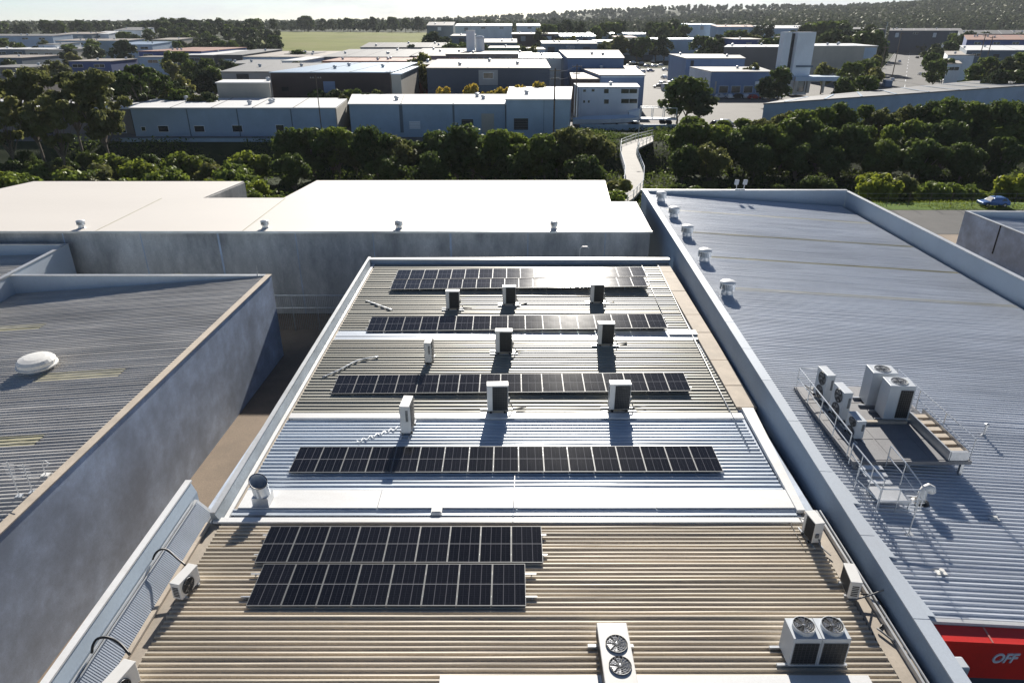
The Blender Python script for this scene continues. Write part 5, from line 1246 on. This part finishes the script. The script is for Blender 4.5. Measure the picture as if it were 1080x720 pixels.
for i, (px, py, D, k, s) in enumerate(sorted(bush)):
    x = PD(px, py, D).x; g = T(x, D); zt = PD(px, py, D).z
    s = max(s, (zt-g)/2.6) if zt > g else s
    place(shr[k], (x, D, g), rb_.uniform(0, 6), '%s %s bush from the left behind the white roof' % (ordinal(i+1), ('bright green', 'mid green', 'olive')[k]), USED, 'bushes behind the white roof', s)
dsh = make_tree('shrub', 'shrub', 44, 4.2, 2.8, .2, 11, 1700, .34, 'leaf_dark', .8, (.3, .45), 3, .07)  # dark bush row, added to darken the sunlit creek floor
rs_ = random.Random(21)
for i in range(22):
    px = 700+i*17.5; D = rs_.uniform(106, 117); x = PD(px, 185, D).x; s = rs_.uniform(.8, 1.5)
    place(dsh, (x, D, T(x, D)), i, '%s added dark low bush from the left, darkening ground under the right creek trees' % ordinal(i+1), USED, 'added dark bushes under the right creek trees', s)
# bushes by the lawn
for i, (px, py, D, k, s, lab) in enumerate(((928, 180, 101, 0, 2.1, 'large bright green bush by the lawn, left of its pair'), (953, 168, 103, 2, 2.4, 'taller olive bush by the lawn, right of its pair'), (942, 188, 99, 0, 1.5, 'small bright bush in front of the pair by the lawn'), (985, 196, 103, 1, 1.0, 'low bush behind the lawn fence, first right of the big pair'), (1010, 198, 104, 1, 1.0, 'low bush behind the lawn fence, second right of the big pair'), (1040, 193, 106, 1, 1.5, 'low spreading dark bush behind the blue car'), (1072, 196, 104, 0, 1.0, 'low bright bush at the right frame edge by the lawn'), (905, 196, 106, 1, .9, 'low bush at the left end of the lawn'), (822, 186, 104, 0, .7, 'tiny bright bush in the dark creek bed behind the right roof'), (830, 192, 102, 2, .6, 'tiny olive bush in the dark creek bed behind the right roof'))):
    x = PD(px, py, D).x; g = T(x, D); place(shr[k], (x, D, g), rb_.uniform(0, 6), lab, USED, 'bushes near the lawn', s)
# big dark fig and other mid distance trees
def mt(px, top, D, k, lab, wf=1.0, grp='mid distance trees'):
    p = PD(px, top, D); g = T(p.x, D); nat = {0: 9.1, 1: 9.6, 2: 11, 3: 16.5}[k]; s = max(.3, (p.z-g)/nat)
    place(mid[k], (p.x, D, g), rb_.uniform(0, 6), lab, USED, grp, (s*wf, s*wf, s))
mt(728, 78, 182, 1, 'big dark spreading tree right of the distant car yard', 1.25); mt(718, 84, 180, 1, 'smaller dark tree left of the big spreading one', 1.1); mt(742, 92, 178, 0, 'dark tree right below the big spreading one', 1.1)
nm = ['grey green rounded', 'dark green broad', 'olive upright', 'tall open']
mids = [(826,68,225,1),(816,78,222,0),(795,62,262,2),(872,62,262,2),(900,64,262,1),(913,62,270,1),(925,66,250,2),(905,78,225,0),(890,80,222,1),(928,48,380,0),(924,54,300,2),(918,20,520,3),(912,26,500,3),(925,24,510,3),(920,60,290,1),(915,78,215,1),
        (984,48,400,0),(985,54,330,1),(992,44,430,0),(1003,42,440,1),(1012,48,400,0),(1000,60,300,1),(990,62,285,1),(1045,58,262,1),(1060,56,255,0),(1075,60,250,2),(1030,66,255,1),(1085,52,262,1),(1052,70,230,0),(1070,72,228,1),
        (443,50,262,2),(446,60,240,2),(461,30,470,0),(548,46,330,0),(560,44,335,2),(590,20,640,3),(600,16,660,3),(612,18,640,3),(578,24,600,1),(570,26,560,2),(634,20,640,3),(646,22,640,1),(655,17,650,3),(630,26,600,1),
        (688,18,620,3),(700,22,600,1),(712,15,640,3),(706,24,580,0),(722,24,600,1),(760,34,500,0),(776,30,520,1),(788,28,520,2),(800,22,600,3),(812,20,610,3),(828,36,420,1),(845,24,560,0),(856,22,560,1),(872,20,560,1),(888,20,560,1),(898,22,540,0),(862,32,440,2),(880,34,430,1),(895,34,430,2),
        (590,36,480,2),(603,34,480,2),(740,36,470,1),(752,38,450,1),(765,38,440,0),(815,38,400,1),(822,42,380,0),
        (183,52,300,1),(178,60,285,2),(200,62,280,1),(216,60,285,1),(230,60,290,0),(208,70,235,0),(190,74,215,2),(172,76,208,0),(222,68,240,1),(155,72,206,1),(240,62,280,0),(300,66,262,1),(308,62,275,0),(344,63,290,1),(362,62,290,0),
        (70,48,370,0),(74,52,350,2),(40,42,430,0),(20,44,430,1),(8,42,440,0),(95,40,470,1),(130,32,560,1),(145,34,540,0),(350,91,186,0),(372,92,184,1),(395,90,186,2),(362,95,180,2),(385,95,181,0),(335,93,188,1),
        (205,94,172,2),(186,92,176,1),(220,94,172,0),(196,88,182,0),(176,90,178,2)]
rf_ = random.Random(11)
for (xa, xb, ya, yb__, Da, Db, n) in ((0, 150, 38, 50, 380, 560, 12), (450, 640, 38, 46, 400, 560, 14), (640, 830, 33, 40, 480, 620, 14), (300, 440, 50, 58, 300, 420, 5), (430, 470, 44, 50, 380, 460, 3), (860, 925, 26, 40, 380, 560, 10), (1000, 1090, 28, 40, 420, 560, 10), (0, 60, 58, 70, 240, 330, 4)):
    for _ in range(n): mids.append((rf_.uniform(xa, xb), rf_.uniform(ya, yb__), rf_.uniform(Da, Db), rf_.choice((0, 1, 2))))
mids_s = sorted(mids); zone = lambda D: 0 if D < 240 else (1 if D < 420 else 2)
for i, (px, top, D, k) in enumerate(mids_s):
    near = ('before the warehouses', 'among the rooftops', 'on the far skyline')[zone(D)]
    rk = sum(1 for q in mids_s[:i] if zone(q[2]) == zone(D))+1
    mt(px, top, D, k, '%s tree %s, %s of these from the left' % (nm[k], near, ordinal(rk)), rb_.uniform(.9, 1.15) if k != 3 else .9)
for i, (px, top) in enumerate(((467, 87), (497, 84), (523, 91), (531, 88), (549, 85), (567, 81), (512, 93))):
    p = PD(px, top, 186); g = GZ; s = (p.z-g)/6.1; place(pal, (p.x, 186+i % 2, g), i, '%s golden palm like tree from the left before the navy warehouse' % ordinal(i+1), USED, 'golden trees before the navy warehouse', (s*.6, s*.6, s))
# left woods and skyline woods as individual trees in clumps
woods = []
for i in range(105): woods.append((rb_.uniform(150, 294), rb_.uniform(17, 43), 1))
for i in range(22): woods.append((rb_.uniform(300, 450), rb_.uniform(15, 22), rb_.uniform(985, 1060)))
for i in range(18): woods.append((rb_.uniform(-5, 150), rb_.uniform(20, 25), rb_.uniform(760, 900)))
for i in range(16): woods.append((rb_.uniform(450, 600), rb_.uniform(17, 23), rb_.uniform(900, 1100)))
woods.sort()
for i, (px, top, D) in enumerate(woods):
    if 150 <= px < 292 or D == 1: 
        lim = 11.5+max(0, (190-px))*.25 if px < 190 else 13
        D = 820-(top-17)*14; top = max(top, lim)
    mt(px, top, D, rb_.choice((0, 1, 3, 3)), 'grey green gum in the distant woods before the horizon, %s from the left' % ordinal(i+1), 1.0, 'gums in the distant woods')

# far woods that read as one mass
def woods_mass(name, n, region, label, hgt=(9, 17), seed=1, ls=2.6, leaf='leaf_mass', q=40):
    rr = random.Random(seed); mb = MB(); c = 0; guard = 0
    while c < n and guard < n*30:
        guard += 1
        D = rr.uniform(region[0], region[1]); px = rr.uniform(region[2], region[3]); x = (px-540)/720*D*1.0*.95
        if len(region) > 4 and not region[4](x, D): continue
        z = T(x, D); h = rr.uniform(*hgt); w = h*rr.uniform(.5, .85); c += 1
        for _ in range(q):
            d = Vector((rr.gauss(0, 1), rr.gauss(0, 1), rr.gauss(0, 1))).normalized(); k = rr.uniform(.5, 1)
            p = Vector((x+d.x*w/2*k, D+d.y*w/2*k, z+h*.55+d.z*h*.45*k)); a = d.cross(Vector((rr.gauss(0, 1), rr.gauss(0, 1), rr.gauss(0, 1)))).normalized(); b = (d+Vector((rr.gauss(0, .3), rr.gauss(0, .3), rr.gauss(0, .3)))).cross(a)
            if b.length < .1: continue
            b.normalize(); s = ls*rr.uniform(.6, 1.4)
            mb.v += [tuple(p-a*s*.6), tuple(p-b*s*.5), tuple(p+a*s*.6), tuple(p+b*s*.5)]; o = len(mb.v)-4; mb.f.append((o, o+1, o+2, o+3)); mb.m.append(0)
    tag(mb.build(name, M[leaf]), label, 'woods', None, 'stuff')
nofield = lambda x, y: not (-330 < x < -25 and 555 < y < 985)
woods_mass('distant_woods', 2300, (840, 1400, -40, 1120, nofield), 'band of distant grey green woods along the horizon', seed=1, q=26, ls=3)
woods_mass('hillside_woods', 4200, (1000, 1950, 800, 1150), 'wooded hillside rising at the right end of the horizon', seed=2, q=20, ls=3.4, hgt=(8, 17))
woods_mass('horizon_woods', 3600, (1500, 2700, -60, 1150), 'hazy far woods on the low hills of the horizon', seed=3, ls=7, q=14, hgt=(10, 18))
woods_mass('suburb_trees', 170, (600, 860, 560, 1120), 'scattered far trees among the distant factories at right', seed=4, q=34, hgt=(6, 10), ls=1.8)
# undergrowth
def under(name, n, x0, x1, y0, y1, label, leaf, seed, s=(.25, .6), hh=1.0):
    rr = random.Random(seed); mb = MB()
    for _ in range(n):
        x, y = rr.uniform(x0, x1), rr.uniform(y0, y1)
        k = math.sin(x*.31+seed)+math.sin(y*.47+x*.13)+rr.uniform(-.8, .8)
        if k < -.2: continue
        z = T(x, y)+rr.random()**2*hh*(1+.5*k)
        a = Vector((rr.gauss(0, 1), rr.gauss(0, 1), rr.gauss(.3, .7))).normalized(); b = a.cross(Vector((rr.gauss(0, 1), rr.gauss(0, 1), rr.gauss(0, 1)))).normalized(); q = rr.uniform(*s)
        o = len(mb.v); mb.v += [(x-a.x*q, y-a.y*q, z-a.z*q+.1), (x-b.x*q*.5, y-b.y*q*.5, z-b.z*q*.5+.1), (x+a.x*q, y+a.y*q, z+a.z*q+.1), (x+b.x*q*.5, y+b.y*q*.5, z+b.z*q*.5+.1)]; mb.f.append((o, o+1, o+2, o+3)); mb.m.append(0)
    tag(mb.build(name, M[leaf]), label, 'undergrowth', None, 'stuff')
under('undergrowth', 60000, -95, 20, 84, 149, 'tangled green undergrowth on the creek bank behind the white roof', 'leaf_dark', 5, (.15, .4), .9)
under('undergrowth', 34000, 15, 120, 99.6, 140, 'dark tangled undergrowth under the creek trees at right', 'leaf_dark', 6, (.15, .4), .9)
under('bank_growth', 30000, 8, 62, 138, 167.5, 'rough green growth on the bank beside the curved footpath', 'leaf_dark', 9, (.15, .4), .6)
under('grass_tufts', 14000, 26, 100, 91, 101, 'bright grass tufts on the strip behind the right roof', 'leaf_bright', 7, (.05, .16), .18)
# lawn fence
lf_ = empty('fence', 'thin post and wire fence along the lawn at right', 'fence', (60, 92.5, GZ))
for i in range(22): MB().tube([(28+i*2.9, 92.5, GZ), (28+i*2.9, 92.5, GZ+1.9)], .04, 5).build('post', M['timber'], lf_)
mb = MB()
for z in (.5, 1.2, 1.85): mb.tube([(28, 92.5, GZ+z), (88.9, 92.5, GZ+z)], .012, 4)
mb.build('wire', M['rail'], lf_)
# street poles
for i, (px, yb_, yt, D) in enumerate(((945, 62, 34, 330), (927, 84, 48, 250), (1034, 58, 36, 300), (1042, 58, 38, 310))):
    p = PD(px, yb_, D); g = T(p.x, D); h = PD(px, yt, D).z-g
    o = empty('power_pole', ('tall pole at the left kerb midway up the street', 'pole at the left kerb close to the slate blue building', 'left one of two poles before the far right terrace', 'right one of two poles before the far right terrace')[i], 'power pole', (p.x, D, g), 0, 'timber power poles')
    MB().tube([(0, 0, -.2), (0, 0, h)], .22, 7, r2=.15).build('pole', M['timber'], o, shift=False); MB().bx(-1.2, 1.2, -.3, -.16, h-.8, h-.6).build('crossarm', M['timber'], o, shift=False)
for i, (px, yt) in enumerate(((933, 24), (320, 11))):
    lamp(px, 40, max(yt, 22), ('twin headed street lamp near the dark roofed warehouse', 'lamp mast above the left woods')[i], D=560, double=True, grp=None, r=.18) if i == 0 else None

# ================================================================== HAZE, SKY, SUN, CAMERA
hz = MB().bx(-5600, 5600, -70, 6600, GZ-4, 130).build('haze', None if False else M['glass'])
hz.data.materials.clear(); hm = bpy.data.materials.new('haze'); hm.use_nodes = True; N = hm.node_tree.nodes; L = hm.node_tree.links
N.remove(N['Principled BSDF']); pv = N.new('ShaderNodeVolumePrincipled'); pv.inputs['Color'].default_value = (.86, .9, .95, 1); pv.inputs['Density'].default_value = HAZE; pv.inputs['Anisotropy'].default_value = .0
L.new(pv.outputs[0], N['Material Output'].inputs['Volume']); hz.data.materials.append(hm); hz['kind'] = 'stuff'; hz['label'] = 'thin pale haze over the suburb'; hz['category'] = 'haze'
if not HAZE: bpy.data.objects.remove(hz)
w = bpy.data.worlds.new('World'); scene.world = w; w.use_nodes = True; N = w.node_tree.nodes; L = w.node_tree.links
bg = N['Background']; sky = N.new('ShaderNodeTexSky'); sky.sky_type = 'NISHITA'; sky.sun_disc = False; sky.sun_elevation = SUN_EL; sky.sun_rotation = SUN_AZ
sky.air_density = .55; sky.dust_density = .15; sky.ozone_density = 1.0; sky.altitude = 30
tc = N.new('ShaderNodeTexCoord'); mp = N.new('ShaderNodeMapping'); mp.inputs['Scale'].default_value = (2.2, 2.2, 9); L.new(tc.outputs['Generated'], mp.inputs[0])
nz = N.new('ShaderNodeTexNoise'); nz.inputs['Scale'].default_value = 1.6; nz.inputs['Detail'].default_value = 9; nz.inputs['Roughness'].default_value = .6; L.new(mp.outputs[0], nz.inputs[0])
mr = N.new('ShaderNodeMapRange'); mr.inputs[1].default_value = .47; mr.inputs[2].default_value = .62; mr.inputs[4].default_value = .8; L.new(nz.outputs[0], mr.inputs[0])
sx_ = N.new('ShaderNodeSeparateXYZ'); L.new(tc.outputs['Generated'], sx_.inputs[0])
bd = N.new('ShaderNodeMapRange'); bd.inputs[1].default_value = .04; bd.inputs[2].default_value = .14; bd.inputs[3].default_value = 1; bd.inputs[4].default_value = .0; L.new(sx_.outputs['Z'], bd.inputs[0])
ml = N.new('ShaderNodeMath'); ml.operation = 'MULTIPLY'; L.new(mr.outputs[0], ml.inputs[0]); L.new(bd.outputs[0], ml.inputs[1])
mx = N.new('ShaderNodeMix'); mx.data_type = 'RGBA'; L.new(ml.outputs[0], mx.inputs[0]); L.new(sky.outputs[0], mx.inputs[6]); mx.inputs[7].default_value = (9.6, 9.8, 10.1, 1)
L.new(mx.outputs[2], bg.inputs[0]); bg.inputs[1].default_value = SKY
sl_ = bpy.data.lights.new('sun', 'SUN'); sl_.energy = SUN; sl_.angle = R(.53); sl_.color = (1, .945, .86)
so = bpy.data.objects.new('sun', sl_); COL.objects.link(so)
dv = Vector((math.sin(SUN_AZ)*math.cos(SUN_EL), math.cos(SUN_AZ)*math.cos(SUN_EL), math.sin(SUN_EL)))
so.rotation_euler = (-dv).to_track_quat('-Z', 'Y').to_euler(); so.location = (0, 0, 60)
cd = bpy.data.cameras.new('camera'); cd.sensor_width = 36; cd.sensor_fit = 'HORIZONTAL'; cd.lens = 24; cd.clip_end = 12000; cd.clip_start = .5
co = bpy.data.objects.new('camera', cd); COL.objects.link(co); co.location = (0, 0, H); co.rotation_euler = (R(90)-PITCH, 0, 0); scene.camera = co
vs_ = scene.view_settings; vs_.view_transform = 'Standard'; vs_.look = 'None'; vs_.gamma = 1; vs_.exposure = EXPO; vs_.use_curve_mapping = False
# drop prototypes that were never placed
for o in [q for q in bpy.data.objects if q.parent is None and q.type == 'EMPTY' and not q.get('label')]:
    if True:
        for c in list(o.children_recursive): bpy.data.objects.remove(c)
        bpy.data.objects.remove(o)
